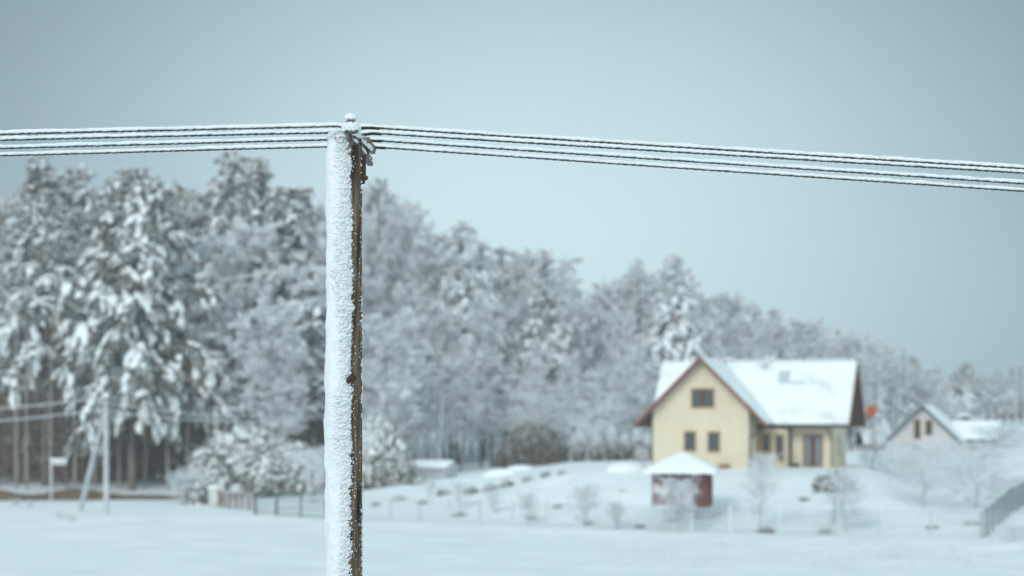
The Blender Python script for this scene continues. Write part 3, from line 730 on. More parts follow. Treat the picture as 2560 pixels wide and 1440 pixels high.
M['needle_pale'] = mat('rimed_needles', (0.42, 0.42, 0.40), 0.9, col2=(0.68, 0.67, 0.67), nscale=0.6)
M['needle_white'] = mat('white_rimed_needles', (0.82, 0.84, 0.85), 0.9)
translucent(M['needle_white'], .4); translucent(M['needle_pale'], .3)
PPINE = [recolour(p, [M['needle_pale'], M['snow'], M['needle_white'], M['twig']]) for p in PINE]; PSPIRE = [recolour(p, [M['needle_pale'], M['snow'], M['needle_white'], M['twig']]) for p in SPIRE]
SKY = [(-60, 430), (0, 440), (60, 450), (130, 398), (200, 410), (280, 425), (350, 385), (400, 440), (450, 395), (510, 470), (560, 430), (590, 392), (660, 400), (720, 455), (760, 470), (820, 560), (900, 490), (940, 455),
       (1000, 485), (1060, 560), (1130, 560), (1200, 575), (1280, 615), (1390, 630), (1450, 700), (1520, 645), (1600, 655), (1690, 640), (1760, 715), (1860, 750), (1960, 765), (2060, 775), (2100, 825), (2170, 835),
       (2240, 870), (2300, 885), (2340, 950), (2420, 925), (2560, 930), (2700, 920)]
def skyline(px): return float(np.interp(px, [a for a, b in SKY], [b for a, b in SKY]))
def place(kind, var, px, top, d, label, cat, group=None, name='tree', wide=1.0, pn=TC):
    meshes = kind[var % len(kind)]; H = bbm(meshes[1])[1]
    x = (px - HX) / F * d; z = gz(x, d); h = CZ - (top - HY) / F * d - z; s = h / H
    return plant(name, meshes, pn, x, d, s * wide, random.uniform(0, 6.28), label, cat, group, z, s)
def bbm(me):
    v = np.zeros(len(me.vertices) * 3, np.float32); me.vertices.foreach_get('co', v); v = v.reshape(-1, 3)
    return float(np.percentile(np.abs(v[:, 0]), 97)), float(np.percentile(v[:, 2], 99.5))
random.seed(7)
# --- trees one can tell apart
big = pine_meshes(90, H=24, W=7.6, base=.30, nb=84, droop=.58, pads=12, psz=.86, snow=.82, shape=.42, trunk=.34, needles=34, fringe=.45, low=7)
x = (325 - HX) / F * 196
plant('pine_tree', big, TC, x, 196, .93, 0.0, 'broad snow-laden pine behind the leaning-stay pole, its lowest boughs drooping to the ground', 'tree', z=gz(x, 196), sz=1.02)
place(PINE, 1, 120, 392, 203, 'tall snowy pine at the left edge of the wood, left of the broad drooping pine', 'tree', name='pine_tree', wide=1.05)
place(PINE, 0, 585, 385, 212, 'tall thin-topped snowy pine with an open crown rising left of the near pole', 'tree', name='pine_tree', wide=.85)
place(PINE, 2, 735, 470, 202, 'snowy pine with rusty brown clumps just left of the near pole', 'tree', name='pine_tree', wide=1.15)
place(PINE, 1, 660, 400, 218, 'second thin-topped snowy pine, close right of the tall open-crowned one', 'tree', name='pine_tree', wide=.8)
place(SPIRE, 0, 940, 448, 232, 'narrow dark spruce tip rising highest just right of the near pole', 'tree', name='spruce_tree')
place(PPINE, 0, 1145, 555, 222, 'snowy pine with dark green gaps in its top, right of the near pole', 'tree', name='pine_tree', wide=.8)
place(PPINE, 1, 1370, 628, 222, 'round-topped snowy pine in the middle of the wood', 'tree', name='pine_tree', wide=1.0)
place(PSPIRE, 1, 1590, 648, 226, 'slim snowy spruce spire left of the dark-shadowed pine above the gable', 'tree', name='spruce_tree')
place(PPINE, 0, 1692, 638, 220, 'snowy pine with a dark left side above the gable of the yellow house', 'tree', name='pine_tree', wide=.85)
place(PSPIRE, 1, 2255, 868, 222, 'snowy spruce standing alone between the yellow house and the grey gable', 'tree', name='spruce_tree', wide=1.35)
place(PSPIRE, 0, 2190, 905, 214, 'shorter snowy spruce close beside the right end of the yellow house', 'tree', name='spruce_tree', wide=1.5)
# front birches of the wood
plain = 'hoar-frosted bare tree in the pale wood behind the garden'
place(FROST, 1, 650, 560, 200, 'wide pale frosted tree filling the gap left of the near pole', 'tree', name='birch_tree', wide=1.25)
place(FROST, 0, 690, 760, 190, 'lower lilac-grey frosted tree behind the snowy bushes left of the near pole', 'tree', name='birch_tree', wide=1.3)
place(FROST, 3, 935, 780, 186, 'frosted tree with heavy white arching boughs just right of the near pole', 'tree', name='birch_tree', wide=1.35)
# --- the rest of the wood
for row, (d, lo, hi, stp) in enumerate([(252, -60, 2360, 62), (238, -40, 2350, 74), (222, 20, 2120, 84), (206, 860, 1660, 92)]):
    px = lo + 20 * row
    while px < hi:
        p = px + random.uniform(-25, 25); top = skyline(p) + random.uniform(-4, 62) + (0, 18, 55, 150)[row] + (random.uniform(0, 60) if row > 1 else 0)
        d2 = d + random.uniform(-5, 5)
        pine = random.random() < (1.0 if p < 430 else .72 if p < 780 else .14)
        if p < 560 and row == 3: px += stp; continue
        if pine:
            k = random.randrange(5); kind = PINE if k < 3 else SPIRE
            if p < 800: place(kind, k, p, top, d2, 'snow-covered conifer among the dark tall wood on the left', 'tree', 'snowy conifers of the dark left wood', 'pine_tree')
            else: place(PPINE if kind is PINE else PSPIRE, k, p, top, d2, 'snow-covered conifer among the pale frosted wood behind the garden', 'tree', 'snowy conifers of the pale wood', 'pine_tree')
        else:
            if p < 800: place(FROST, random.randrange(4), p, top + 25, d2, 'frosted leafless tree among the dark conifers on the left', 'tree', 'frosted trees of the dark left wood', 'birch_tree', 1.15)
            else: place(FROST, random.randrange(4), p, top, d2, plain, 'tree', 'frosted trees of the pale wood', 'birch_tree', random.choice((.6, .8, 1.05)))
        px += stp * random.uniform(.8, 1.2)
for px, top, d, kd, k, w_, lb in ((2128, 838, 218, FROST, 1, 1.3, 'frosted tree just over the right end of the yellow roof'), (2168, 838, 228, FROST, 0, 1.3, 'rounded frosted tree between the yellow house and the lone spruce'),
        (2222, 872, 232, PPINE, 0, 1.2, 'snowy pine just left of the lone spruce'), (2292, 885, 226, PPINE, 1, 1.3, 'snowy pine just right of the lone spruce, above the grey gable'), (2325, 935, 224, FROST, 3, 1.5, 'low frosted tree right above the ridge of the grey gable')):
    place(kd, k, px, top, d, lb, 'tree', name='birch_tree' if kd is FROST else 'pine_tree', wide=w_)
# lower front edge of the pale wood
px = 900
while px < 1640:
    place(FROST, random.randrange(4), px, random.uniform(860, 960), random.uniform(192, 200), 'low frosted thicket tree along the front edge of the pale wood', 'tree', 'thicket trees on the front edge of the pale wood', 'birch_tree', 1.5)
    px += random.uniform(70, 100)
# dark brown bare trees inside the left edge
for q in range(46):
    p = -50 + q * 19 + random.uniform(-12, 12); d2 = random.uniform(200, 232)
    place(BROWN, q, p, random.uniform(790, 980), d2, 'bare dark brown young tree in the shade under the left conifers', 'tree', 'bare dark trees under the conifers', 'bare_tree', 1.15)
# thin pale trunks lining the edge of the wood
rng = np.random.default_rng(77)
for q, (p, t_) in enumerate([(42, 930), (68, 1000), (128, 960), (186, 1010), (236, 980), (300, 1000), (362, 960), (420, 1010), (470, 1000), (560, 1010)]):
    d2 = 198 + rng.uniform(-2, 2); a = P(p, 1212, d2); z0 = gz(a.x, d2); top = P(p + rng.uniform(-8, 8), 760, d2)
    root = empty('tree_stem', (a.x, d2, z0)); mb = MB()
    pts = [(0, 0, -.3), (rng.uniform(-.1, .1), 0, 3), (rng.uniform(-.2, .2), 0, 7), (top.x - a.x, 0, top.z - z0)]
    mb.tube(pts, [.12, .11, .09, .05], 7); mb.obj('trunk', M['greybark'], root)
    mb = MB(); S = np.array(pts)[[1, 2, 2, 3, 3, 3]]; D = unit(rng.normal(size=(6, 3)) + [0, 0, .8]); mb.strips(S, S + D * 1.6, .05, .02, rng)
    S2, D2, L2 = sprout(S, D, np.full(6, 1.6), np.zeros((6, 3)), 9, .2, 1, .8, .5, rng); draw(mb, S2, D2, L2, np.zeros_like(S2), .03, .015, rng, 1, 1)
    mb.obj('crown', [M['twig_dark'], M['frost']], root)
    tag(root, 'thin straight trunk standing along the left edge of the wood', 'tree', 'thin trunks at the edge of the left wood')
# undergrowth mass between the trunks (nobody could count it)
rng = np.random.default_rng(8); n = 26000
ux = rng.uniform(-52, -12, n); uy = rng.uniform(203, 236, n); uz = ground_z(ux, uy, False); hh = rng.uniform(.2, 9.5, n) ** 1.0
A = np.stack([ux, uy, uz + hh * rng.uniform(0, 1, n)], 1); Dv = unit(rng.normal(size=(n, 3)) + [0, 0, .9]); B = A + Dv * rng.uniform(.5, 1.6, n)[:, None]
mb = MB(); w = rng.random(n) < .05; mb.strips(A[~w], B[~w], .085, .03, rng, 0); mb.strips(A[w], B[w], .04, .02, rng, 1)
tag(mb.obj('undergrowth', [M['twig_dark'], M['frost']]), 'tangle of brown twigs under the left wood', 'undergrowth', kind='stuff')
# far wood on the right and a far-off mass behind everything
px = 2330
while px < 2640:
    k = random.randrange(4)
    place((PINE, PSPIRE, PPINE, SPIRE)[k], k, px, random.uniform(905, 950), random.uniform(285, 305), 'blue-grey snowy conifer in the far wood behind the grey gabled house', 'tree', 'conifers of the far right wood', 'spruce_tree', 1.35)
    px += random.uniform(16, 26)
n = 60000; rng = np.random.default_rng(9)
ux = rng.uniform(-110, 130, n); uy = rng.uniform(262, 285, n)
uy = np.where(ux > 50, uy + 55, uy)
tops = np.interp(ux / uy * F + HX, [a for a, b in SKY], [b for a, b in SKY]) + 70
hz_ = CZ - (tops - HY) / F * uy; uz = ground_z(ux, uy, False)
A = np.stack([ux, uy, uz + (hz_ - uz) * rng.random(n) ** .8], 1); B = A + unit(rng.normal(size=(n, 3)) + [0, 0, .5]) * rng.uniform(.8, 1.8, n)[:, None]
mb = MB(); w = rng.random(n) < np.where(A[:, 0] < -20, .35, .85); mb.strips(A[~w], B[~w], .30, .12, rng, 0); dk = A[w][:, 0] < -22; mb.strips(A[w][~dk], B[w][~dk], .32, .12, rng, 1); mb.strips(A[w][dk], B[w][dk], .25, .1, rng, 2)
tag(mb.obj('forest', [M['twig_dark'], M['frost'], M['twig']]), 'far-off frosted wood closing the view behind the first trees', 'forest', kind='stuff')

# ============================================================ bushes and garden plants
def at(px, py_base, d): return (px - HX) / F * d
BUSH = [dome_bush(200, 3.0, 3.0, 900, .44, 1.0, dark='bushbrown', frostf=.62), dome_bush(201, 3.0, 3.0, 800, .42, .97, dark='bushbrown', frostf=.6), dome_bush(202, 3.0, 3.0, 700, .32, .8, dark='bushbrown', frostf=.45)]
def bush(var, px, d, wpx, hpx, label, cat='bush', group=None, z=None):
    x = at(px, 0, d); w = wpx / F * d / 2 / 3.0; h = hpx / F * d / 3.0
    o = plant('snowy_bush', BUSH[var], SF, x, d, w, px * .37, label, cat, group, z, h); return o
bush(0, 612, 178, 280, 150, 'largest snow-heaped bush left of the near pole')
bush(1, 720, 174, 190, 118, 'round snowy bush between the largest bush and the near pole')
bush(2, 775, 170, 110, 110, 'brownish snowy bush touching the near pole on its left')
bush(1, 520, 175, 130, 85, 'low snowy bush above the white gate pillar')
bush(1, 945, 170, 170, 160, 'snowy evergreen bush just right of the near pole')
bush(2, 985, 168, 90, 90, 'small brown-twigged snowy bush beside the shed')
FAN = [frost_tree_meshes(300, 3.2, 2.0, trunk=.035, n1=30, n2=8, n3=6, n4=4, base=.03, rise=1.1, frost=.92, tw=.030, bark='frostbark'),
       frost_tree_meshes(301, 3.2, 1.7, trunk=.035, n1=26, n2=8, n3=5, n4=3, base=.12, rise=2.2, frost=.92, tw=.028, curve=.04, bark='frostbark'),
       frost_tree_meshes(302, 3.2, 2.6, trunk=.05, n1=34, n2=9, n3=7, n4=4, base=.06, rise=.55, frost=.92, tw=.026, bark='frostbark')]
FBB = [bbm(f[1]) for f in FAN]
def fan(var, px, d, wpx, hpx, label, name='frosted_bush', cat='bush', group=None, pn=TC):
    x = at(px, 0, d); W0, H0 = FBB[var]
    return plant(name, FAN[var], pn, x, d, (wpx / F * d / 2) / W0, px * .71, label, cat, group, None, hpx / F * d / H0)
fan(0, 468, 174, 90, 95, 'pale feathery frosted bush at the left end of the snowy bushes')
fan(0, 785, 162, 80, 150, 'white frosted shrub standing against the left side of the near pole')
fan(0, 1400, 191, 240, 178, 'tall whitish frosted shrub behind the dark clipped hedge')
fan(0, 1470, 184, 110, 110, 'frosted shrub between the dark hedge and the row of thujas')
fan(1, 1898, 131, 92, 195, 'young upright frosted fruit tree in front of the yellow house porch', 'fruit_tree', 'tree')
fan(1, 1700, 131, 90, 140, 'small frosted fruit tree in front of the summerhouse', 'fruit_tree', 'tree')
fan(1, 2115, 130, 110, 150, 'young frosted fruit tree right of the ball-headed tree', 'fruit_tree', 'tree')
fan(2, 2310, 138, 250, 180, 'wide fan-shaped frosted tree in the right garden', 'fruit_tree', 'tree')
fan(2, 2440, 142, 210, 150, 'second spreading frosted tree at the right beside the uphill fence', 'fruit_tree', 'tree')
fan(0, 2250, 160, 130, 50, 'low frosted shrub in front of the grey gabled house')
fan(0, 2345, 170, 90, 70, 'tall frosted shrub against the windows of the grey gable')
fan(0, 2430, 194, 220, 42, 'greyish frosted hedge shrub below the low extension roof')
fan(0, 2530, 150, 130, 70, 'frosted shrub on the slope at the right edge of the picture')
fan(1, 1455, 132, 95, 120, 'faint bare frosted sapling in the middle of the snowy garden', 'fruit_tree', 'tree')
fan(0, 2185, 158, 70, 50, 'dark-based frosted shrub by the right corner of the yellow house')
fan(0, 2520, 205, 150, 62, 'frosted thicket at the right edge beyond the low extension')
fan(0, 2535, 116, 100, 60, 'frosted weeds outside the fence corner at the right')
fan(1, 1150, 150, 50, 70, 'young frosted sapling standing in the snowy garden', 'sapling', 'tree', 'saplings in the snowy garden')
fan(1, 1235, 146, 46, 64, 'young frosted sapling standing in the snowy garden', 'sapling', 'tree', 'saplings in the snowy garden')
fan(1, 1325, 140, 60, 84, 'young frosted sapling standing in the snowy garden', 'sapling', 'tree', 'saplings in the snowy garden')
fan(1, 1540, 136, 50, 70, 'young frosted sapling standing in the snowy garden', 'sapling', 'tree', 'saplings in the snowy garden')
fan(1, 1610, 152, 44, 56, 'young frosted sapling standing in the snowy garden', 'sapling', 'tree', 'saplings in the snowy garden')
fan(1, 1075, 156, 44, 56, 'young frosted sapling standing in the snowy garden', 'sapling', 'tree', 'saplings in the snowy garden')
# ball-headed tree with brown leaves still on
x = at(2085, 0, 133); root = empty('ball_headed_tree', (x, 133, gz(x, 133)))
mb = MB(); mb.tube([(0, 0, -.2), (.02, 0, 1), (0, 0, 2.3)], [.05, .04, .03], 7); mb.obj('trunk', M['bark'], root)
o = bpy.data.objects.new('crown', dome_bush(240, 1.08, .95, 150, .22, .75, dark='dead', frostf=.5)[1]); COL.objects.link(o); o.parent = root; o.location = (0, 0, 1.75)
tag(root, 'small round-headed tree with brown leaves and snow on its crown', 'tree')
# clipped dark hedge-like bush and thuja row
rng = np.random.default_rng(12)
def blade_mass(seed, W, D_, H, n, dark, frostp, top=0.75):
    r = np.random.default_rng(seed); v = unit(r.normal(size=(n, 3))); v[:, 2] = np.abs(v[:, 2]); rr = r.uniform(.3, 1, n)[:, None] ** .5
    p = v * np.array([W, D_, H]) * rr; up_ = p[:, 2] / H
    b = p + unit(r.normal(0, .35, (n, 3)) + [0, 0, 1.]) * r.uniform(.15, .4, n)[:, None]
    w = r.random(n) < frostp * (.25 + 1.3 * up_) * (rr[:, 0] > .7); m_ = MB(); m_.strips(p[~w], b[~w], .07, .03, r, 0); m_.strips(p[w], b[w], .06, .02, r, 1); return m_
x = at(1335, 0, 186); root = empty('dark_hedge', (x, 186, gz(x, 186)))
blade_mass(5, 2.75, 1.6, 3.35, 19000, 'needle', .45).obj('foliage', [M['needle'], M['frost']], root)
mb = MB()
for q in range(7): mb.tube([(-2 + q * .65, 0, -.2), (-2.1 + q * .7, 0, 1.4)], [.05, .02], 5)
mb.obj('stem', M['bark'], root)
tag(root, 'dark rounded clipped bush at the back of the garden', 'bush')
x = at(1258, 0, 180); root = empty('dark_bush', (x, 180, gz(x, 180))); blade_mass(6, .7, .7, 1.6, 3000, 'needle', .3).obj('foliage', [M['needle'], M['frost']], root)
tag(root, 'small dark pointed bush left of the clipped bush', 'bush')
th0 = None
for q, px in enumerate((1448, 1492, 1530, 1562, 1592, 1618)):
    d = 182; x = at(px, 0, d)
    root = empty('thuja', (x, d, gz(x, d)))
    if th0 is None: th0 = blade_mass(7, .5, .5, 2.3, 2600, 'needle', .9).mesh('foliage', [M['needle'], M['frost']])
    o = bpy.data.objects.new('foliage', th0); COL.objects.link(o); o.parent = root; root.scale = (1, 1, (.95, .85, 1.05, .9, 1.0, .85)[q]); root.rotation_euler = (0, 0, q)
    tag(root, 'slim frosted thuja in the row left of the yellow house', 'thuja', 'thuja row left of the yellow house')
# rose bushes along the garden bed
small = [dome_bush(260, .5, .5, 70, .17, .85, 16, 'bushbrown', .7), dome_bush(261, .5, .5, 60, .17, .75, 18, 'bushbrown', .6)]
rowp = [(990, 1216, 88), (1045, 1214, 70), (1110, 1240, 60), (1178, 1235, 66), (1227, 1226, 60), (1268, 1218, 60), (1320, 1205, 56), (1366, 1196, 54), (1406, 1190, 46)]
def on_ground(px, py, lo=126.0, hi=215.0):
    best, bd = 1e9, lo
    for d in np.arange(lo, hi, .5):
        x = (px - HX) / F * d; y_ = HY + (CZ - gz(x, d)) / F * d if False else HY + (CZ - gz(x, d)) * F / d
        if abs(y_ - py) < best: best = abs(y_ - py); bd = d
    return bd
for q, (px, py, wp) in enumerate(rowp):
    d = on_ground(px, py); x = at(px, 0, d); s = wp / F * d / 1.0 * .55
    plant('garden_shrub', small[q % 2], SF, x, d, s, q * 1.3, 'low snow-capped shrub in the slanting row across the garden', 'shrub', 'slanting row of low shrubs', None, s * .95)
for q, (px, py, wp) in enumerate([(1000, 1250, 60), (1060, 1262, 70), (1150, 1290, 64), (1330, 1300, 60), (1470, 1312, 60), (1600, 1318, 50), (940, 1262, 50), (1915, 1330, 80), (2065, 1332, 70), (2330, 1322, 60), (1250, 1280, 50), (1395, 1270, 50), (2430, 1315, 80), (2010, 1250, 50), (1560, 1232, 50)]):
    d = on_ground(px, py); x = at(px, 0, d); s = wp / F * d / 1.0 * .5
    plant('garden_shrub', small[q % 2], SF, x, d, s, q * 2.3, 'half-buried low shrub poking through the garden snow', 'shrub', 'half-buried shrubs scattered over the garden', None, s * .6)
# weed tufts in the left field
for q, (px, py) in enumerate([(40, 1262), (75, 1268), (152, 1298), (180, 1304)]):
    d = CZ * F / (py - HY); x = at(px, 0, d); r = np.random.default_rng(q); mb = MB(); n = 46
    a = r.normal(0, .12, (n, 3)); a[:, 2] = 0; b = a + unit(r.normal(0, .4, (n, 3)) + [0, 0, 1]) * r.uniform(.2, .65, n)[:, None]; mb.strips(a, b, .03, .015, r, 0); mb.strips(a * .8, b * .8 + [0, 0, .03], .03, .03, r, 1)
    o = mb.obj('weed_tuft', [M['twig'], M['frost']], loc=(x, d, gz(x, d) - .02)); tag(o, 'frosted tuft of dry weeds in the left field', 'weeds', 'weed tufts in the left field')
# heaps of snow in the garden
for q, (px, py, w, h, lb) in enumerate([(1255, 1190, 1.3, .55, 'rounded heap of snow right of the shed'), (1300, 1178, 1.1, .45, 'smaller rounded snow heap beside the one right of the shed'), (1565, 1178, 1.3, .55, 'snow heap at the left corner of the yellow house')]):
    d = on_ground(px, py); x = at(px, 0, d); bv, bf = ICO[2]; r_ = 1 + .22 * fbm(bv * 1.7 + q * 5, 3, q); mb = MB(); mb.add(bv * r_[:, None] * np.array([w, w * .8, h]), bf)
    tag(mb.obj('snow_heap', M['snow'], smooth=True, loc=(x, d, gz(x, d))), lb, 'snow heap')

# ============================================================ yellow house
YAW = math.radians(-15); cY, sY = math.cos(YAW), -math.sin(YAW)
HO = Vector((11.66, 150.0, 3.0))
house = empty('yellow_house', HO, YAW)
tag(house, 'cream yellow gabled house with brown eaves and snow on its roof', 'house')
def lx_at(px, ly):
    k = (px - HX) / F; return (k * (150 + cY * ly) - 11.66 - sY * ly) / (cY + sY * k)
def lz_at(py, lx, ly):
    d = 150 - sY * lx + cY * ly; return CZ - (py - HY) / F * d - HO.z
ZA = 3.95 + 3.1; ZE = -0.22 + 3.1          # wing apex / eave heights in the house frame (base z=3.0, camera 6.1)
ZR = 3.73 + 3.1
hw = 4.12
# walls
mb = MB()
wl, wr = -3.1, 2.95
def gable_h(x): return ZA - abs(x) * (ZA - ZE) / hw - .10
pent = [(wl, -.6), (wr, -.6), (wr, gable_h(wr)), (0, gable_h(0)), (wl, gable_h(wl))]
mb.prism(pent, .6, 8.6)
main = mb.obj('wall', M['wall'], house)
mb = MB(); yf, yb = 4.9, 11.5; xl, xr = -3.09, 7.6
def main_h(y): return ZR - abs(y - 8.0) * (ZR - 2.83) / 4.3 - .12
mb.prism([(yf, -.6), (yb, -.6), (yb, main_h(yb)), (8, main_h(8)), (yf, main_h(yf))], xl, xr, axis='x')
# bay beside the wing
mb.prism([(2.96, 4.89), (2.96, 3.9), (3.3, 3.55), (4.35, 3.55), (4.9, 4.1), (4.9, 4.89)], 0, 1)  # replaced below
mb.v.pop(); mb.v.pop(); mb.v.pop(); mb.f4.pop(); mb.m4.pop(); mb.f3.pop(); mb.f3.pop(); mb.m3.pop(); mb.m3.pop(); mb.n = sum(len(q) for q in mb.v)
mb.obj('wall', M['wall'], house)
def slab(mbx, a, b, c, d_, t, m=0):
    """parallelogram a,b,c,d (ccw from above) thickened downwards by t along z"""
    V = [a, b, c, d_] + [(q[0], q[1], q[2] - t) for q in (a, b, c, d_)]
    mbx.add(V, [(0, 1, 2, 3), (7, 6, 5, 4), (0, 4, 5, 1), (1, 5, 6, 2), (2, 6, 7, 3), (3, 7, 4, 0)], m)
def snow_slab(mbx, a, b, c, d_, t, seed, nu=60, nv=36, inset=0.02):
    """sheet of snow with uneven surface and soft edges lying on a roof slope a-b (eave) c-d (ridge)"""
    a, b, c, d_ = map(np.array, (a, b, c, d_)); U, V_ = np.meshgrid(np.linspace(0, 1, nu), np.linspace(0, 1, nv)); U = U.ravel(); V_ = V_.ravel()
    Pn = a * ((1 - U) * (1 - V_))[:, None] + b * (U * (1 - V_))[:, None] + c * (U * V_)[:, None] + d_ * ((1 - U) * V_)[:, None]
    e = np.minimum(np.minimum(U, 1 - U) * 14, np.minimum(V_, 1 - V_) * 9); e = np.clip(e, 0, 1) ** .4
    h = t * e * (1 + .35 * fbm(Pn * .9, 3, seed)) + .012 * np.sin(U * 2 * PI * 26) * (fbm(Pn * .45, 2, seed + 2) > -.1)
    Pn = Pn.copy(); Pn[:, 2] += np.maximum(h, .004)
    i = np.arange(nv - 1)[:, None] * nu; j = np.arange(nu - 1)[None, :]
    mbx.add(Pn, np.stack([i + j, i + j + 1, i + nu + j + 1, i + nu + j], -1).reshape(-1, 4))
# main roof
rl, rr = -3.96, 8.76; ye, yk = 3.7, 12.3; ZM = 2.83
roof_mb = MB()
slab(roof_mb, (rl, ye, ZM), (rr, ye, ZM), (rr, 8, ZR), (rl, 8, ZR), .2)
slab(roof_mb, (rr, yk, ZM), (rl, yk, ZM), (rl, 8, ZR), (rr, 8, ZR), .2)
roof = roof_mb.obj('roof', M['soffit'], house)
mb = MB(); snow_slab(mb, (rl, ye - .02, ZM + .005), (rr, ye - .02, ZM + .005), (rr, 8, ZR + .005), (rl, 8, ZR + .005), .14, 3)
snow_slab(mb, (rr, yk, ZM + .005), (rl, yk, ZM + .005), (rl, 8, ZR + .005), (rr, 8, ZR + .005), .14, 4)
mb.obj('roof_snow', M['roofsnow'], roof, smooth=True)
# wing roof
mb = MB()
slab(mb, (-hw, 0, ZE), (-hw, 8.2, ZE), (0, 8.2, ZA), (0, 0, ZA), .2); slab(mb, (hw, 3.95, ZE), (hw, 0, ZE), (0, 0, ZA), (0, 3.95, ZA), .2)
slab(mb, (hw * .45, 8.2, ZA - .45 * (ZA - ZE)), (hw * .45, 3.9, ZA - .45 * (ZA - ZE)), (0, 3.9, ZA), (0, 8.2, ZA), .2)
wroof = mb.obj('roof', M['soffit'], house)
mb = MB(); snow_slab(mb, (-hw, 8.2, ZE + .005), (-hw, .05, ZE + .005), (0, .05, ZA + .005), (0, 8.2, ZA + .005), .13, 5)
snow_slab(mb, (hw, .05, ZE + .005), (hw, 7.4, ZE + .005), (0, 7.4, ZA + .005), (0, .05, ZA + .005), .13, 6)
mb.obj('roof_snow', M['roofsnow'], wroof, smooth=True)
# barge boards
def board(px_pts, y, h=.24, t=.05, mt='fascia', par=wroof):
    m_ = MB(); (x0, z0), (x1, z1) = px_pts
    V = [(x0, y - t, z0), (x1, y - t, z1), (x1, y - t, z1 - h), (x0, y - t, z0 - h), (x0, y, z0), (x1, y, z1), (x1, y, z1 - h), (x0, y, z0 - h)]
    m_.add(V, [(0, 3, 2, 1), (4, 5, 6, 7), (0, 1, 5, 4), (3, 7, 6, 2), (0, 4, 7, 3), (1, 2, 6, 5)]); return m_.obj('barge_board', M[mt], par)
board([(-hw - .03, ZE + .03), (0, ZA + .04)], -.003, .30); board([(0, ZA + .04), (hw + .03, ZE + .03)], -.003, .30)
mb = MB(); mb.bar((-hw - .06, 0.0, ZE - .02), (-hw - .06, 8, ZE - .02), .13, .12); mb.obj('gutter', M['fascia'], wroof)
mb = MB(); mb.bar((hw + .1, ye - .08, ZM - .06), (rr, ye - .08, ZM - .06), .13, .12); mb.obj('gutter', M['pipe'], roof)
# verge boards on the right end of the main roof
for (ya, yb_) in ((ye, 8), (yk, 8)):
    m_ = MB(); m_.bar((rr + .04, ya, ZM - .08), (rr + .04, yb_, ZR - .08), .05, .30); m_.obj('barge_board', M['fascia'], roof)
# timber-lined gable end under the right overhang
mb = MB(); mb.prism([(8 - 3.2, main_h(4.8) - .3), (8 + 3.2, main_h(4.8) - .3), (8, main_h(8) - .02)], xr + .003, xr + .05, axis='x'); mb.obj('gable_cladding', M['soffit'], house)
# ridge tiles: little dark-red gaps showing through the snow
mb = MB()
for q in range(30): mb.box(-3.9 + q * .42, -3.9 + q * .42 + .3, 7.9, 8.1, ZR + .02, ZR + .145 + .02 * (q % 3 == 0))
mb.obj('ridge_tiles', M['snow'], roof)
# windows
def window(parent, x0, x1, z0, z1, y, leaves=2, mid=.09, glass='glass', rim=.09, name='window', sill=True):
    m_ = MB(); fr = .07
    for (a, b, c, d_) in ((x0, x1, z1 - fr, z1), (x0, x1, z0, z0 + fr), (x0, x0 + fr, z0 + fr, z1 - fr), (x1 - fr, x1, z0 + fr, z1 - fr)): m_.box(a, b, y - .05, y + .02, c, d_)
    if leaves == 2:
        xm = (x0 + x1) / 2; m_.box(xm - mid, xm + mid, y - .055, y + .02, z0 + fr, z1 - fr)
    w = m_.obj(name, M['frame'], parent)
    m_ = MB(); m_.box(x0 + fr * .5, x1 - fr * .5, y - .02, y - .004, z0 + fr * .5, z1 - fr * .5); m_.obj('pane', M[glass], w)
    m_ = MB()
    for (a, b, c, d_) in ((x0 - rim, x1 + rim, z1 + .002, z1 + rim), (x0 - rim, x0 - .002, z0, z1), (x1 + .002, x1 + rim, z0, z1)): m_.box(a, b, y - .035, y + .02, c, d_)
    m_.obj('surround', M['trimcream'], w)
    if sill:
        m_ = MB(); m_.box(x0 - rim, x1 + rim, y - .12, y + .02, z0 - .06, z0 - .003); m_.obj('sill', M['trimcream'], w)
    return w
def win_px(xa, xb, ya, yb, ly, **k):
    x0, x1 = lx_at(xa, ly), lx_at(xb, ly); xm = (x0 + x1) / 2; return window(house, x0, x1, lz_at(yb, xm, ly), lz_at(ya, xm, ly), ly, **k)
wy = .597
win_px(1730, 1784, 973, 1018, wy, mid=.14); win_px(1712, 1738, 1080, 1126, wy, leaves=1); win_px(1771, 1798, 1081, 1128, wy, leaves=1)
# bay
mb = MB(); bx0, bx1 = wr + .003, lx_at(1968, 3.9)
zb_top = 2.55
oct_ = [(bx0, 4.897), (bx0, 4.1), (bx0 + .55, 3.75), (bx1 - .5, 3.75), (bx1, 4.1), (bx1, 4.897)]
V = [(a, b, -.5) for a, b in oct_] + [(a, b, zb_top) for a, b in oct_]; k = len(oct_)
mb.add(V, [(q, (q + 1) % k, k + (q + 1) % k, k + q) for q in range(k)]); mb.add(V[k:], [(0, 1, 2, 5), (2, 3, 4, 5)])
mb.obj('bay_wall', M['wall'], house)
win_px(1907, 1926, 1086, 1128, 3.747, leaves=1, glass='glass', sill=True)
win_px(1941, 1957, 1088, 1150, 3.747, leaves=1, glass='glass')
# porch door
dr = win_px(2010, 2055, 1089, 1167, 4.897, mid=.14, glass='glass_soft', name='door', sill=False)
# pillar between bay and door
mb = MB(); mb.box(lx_at(1972, 4.6), lx_at(1978, 4.6), 4.55, 4.75, -.3, 2.6); mb.obj('pillar', M['pipe'], house)
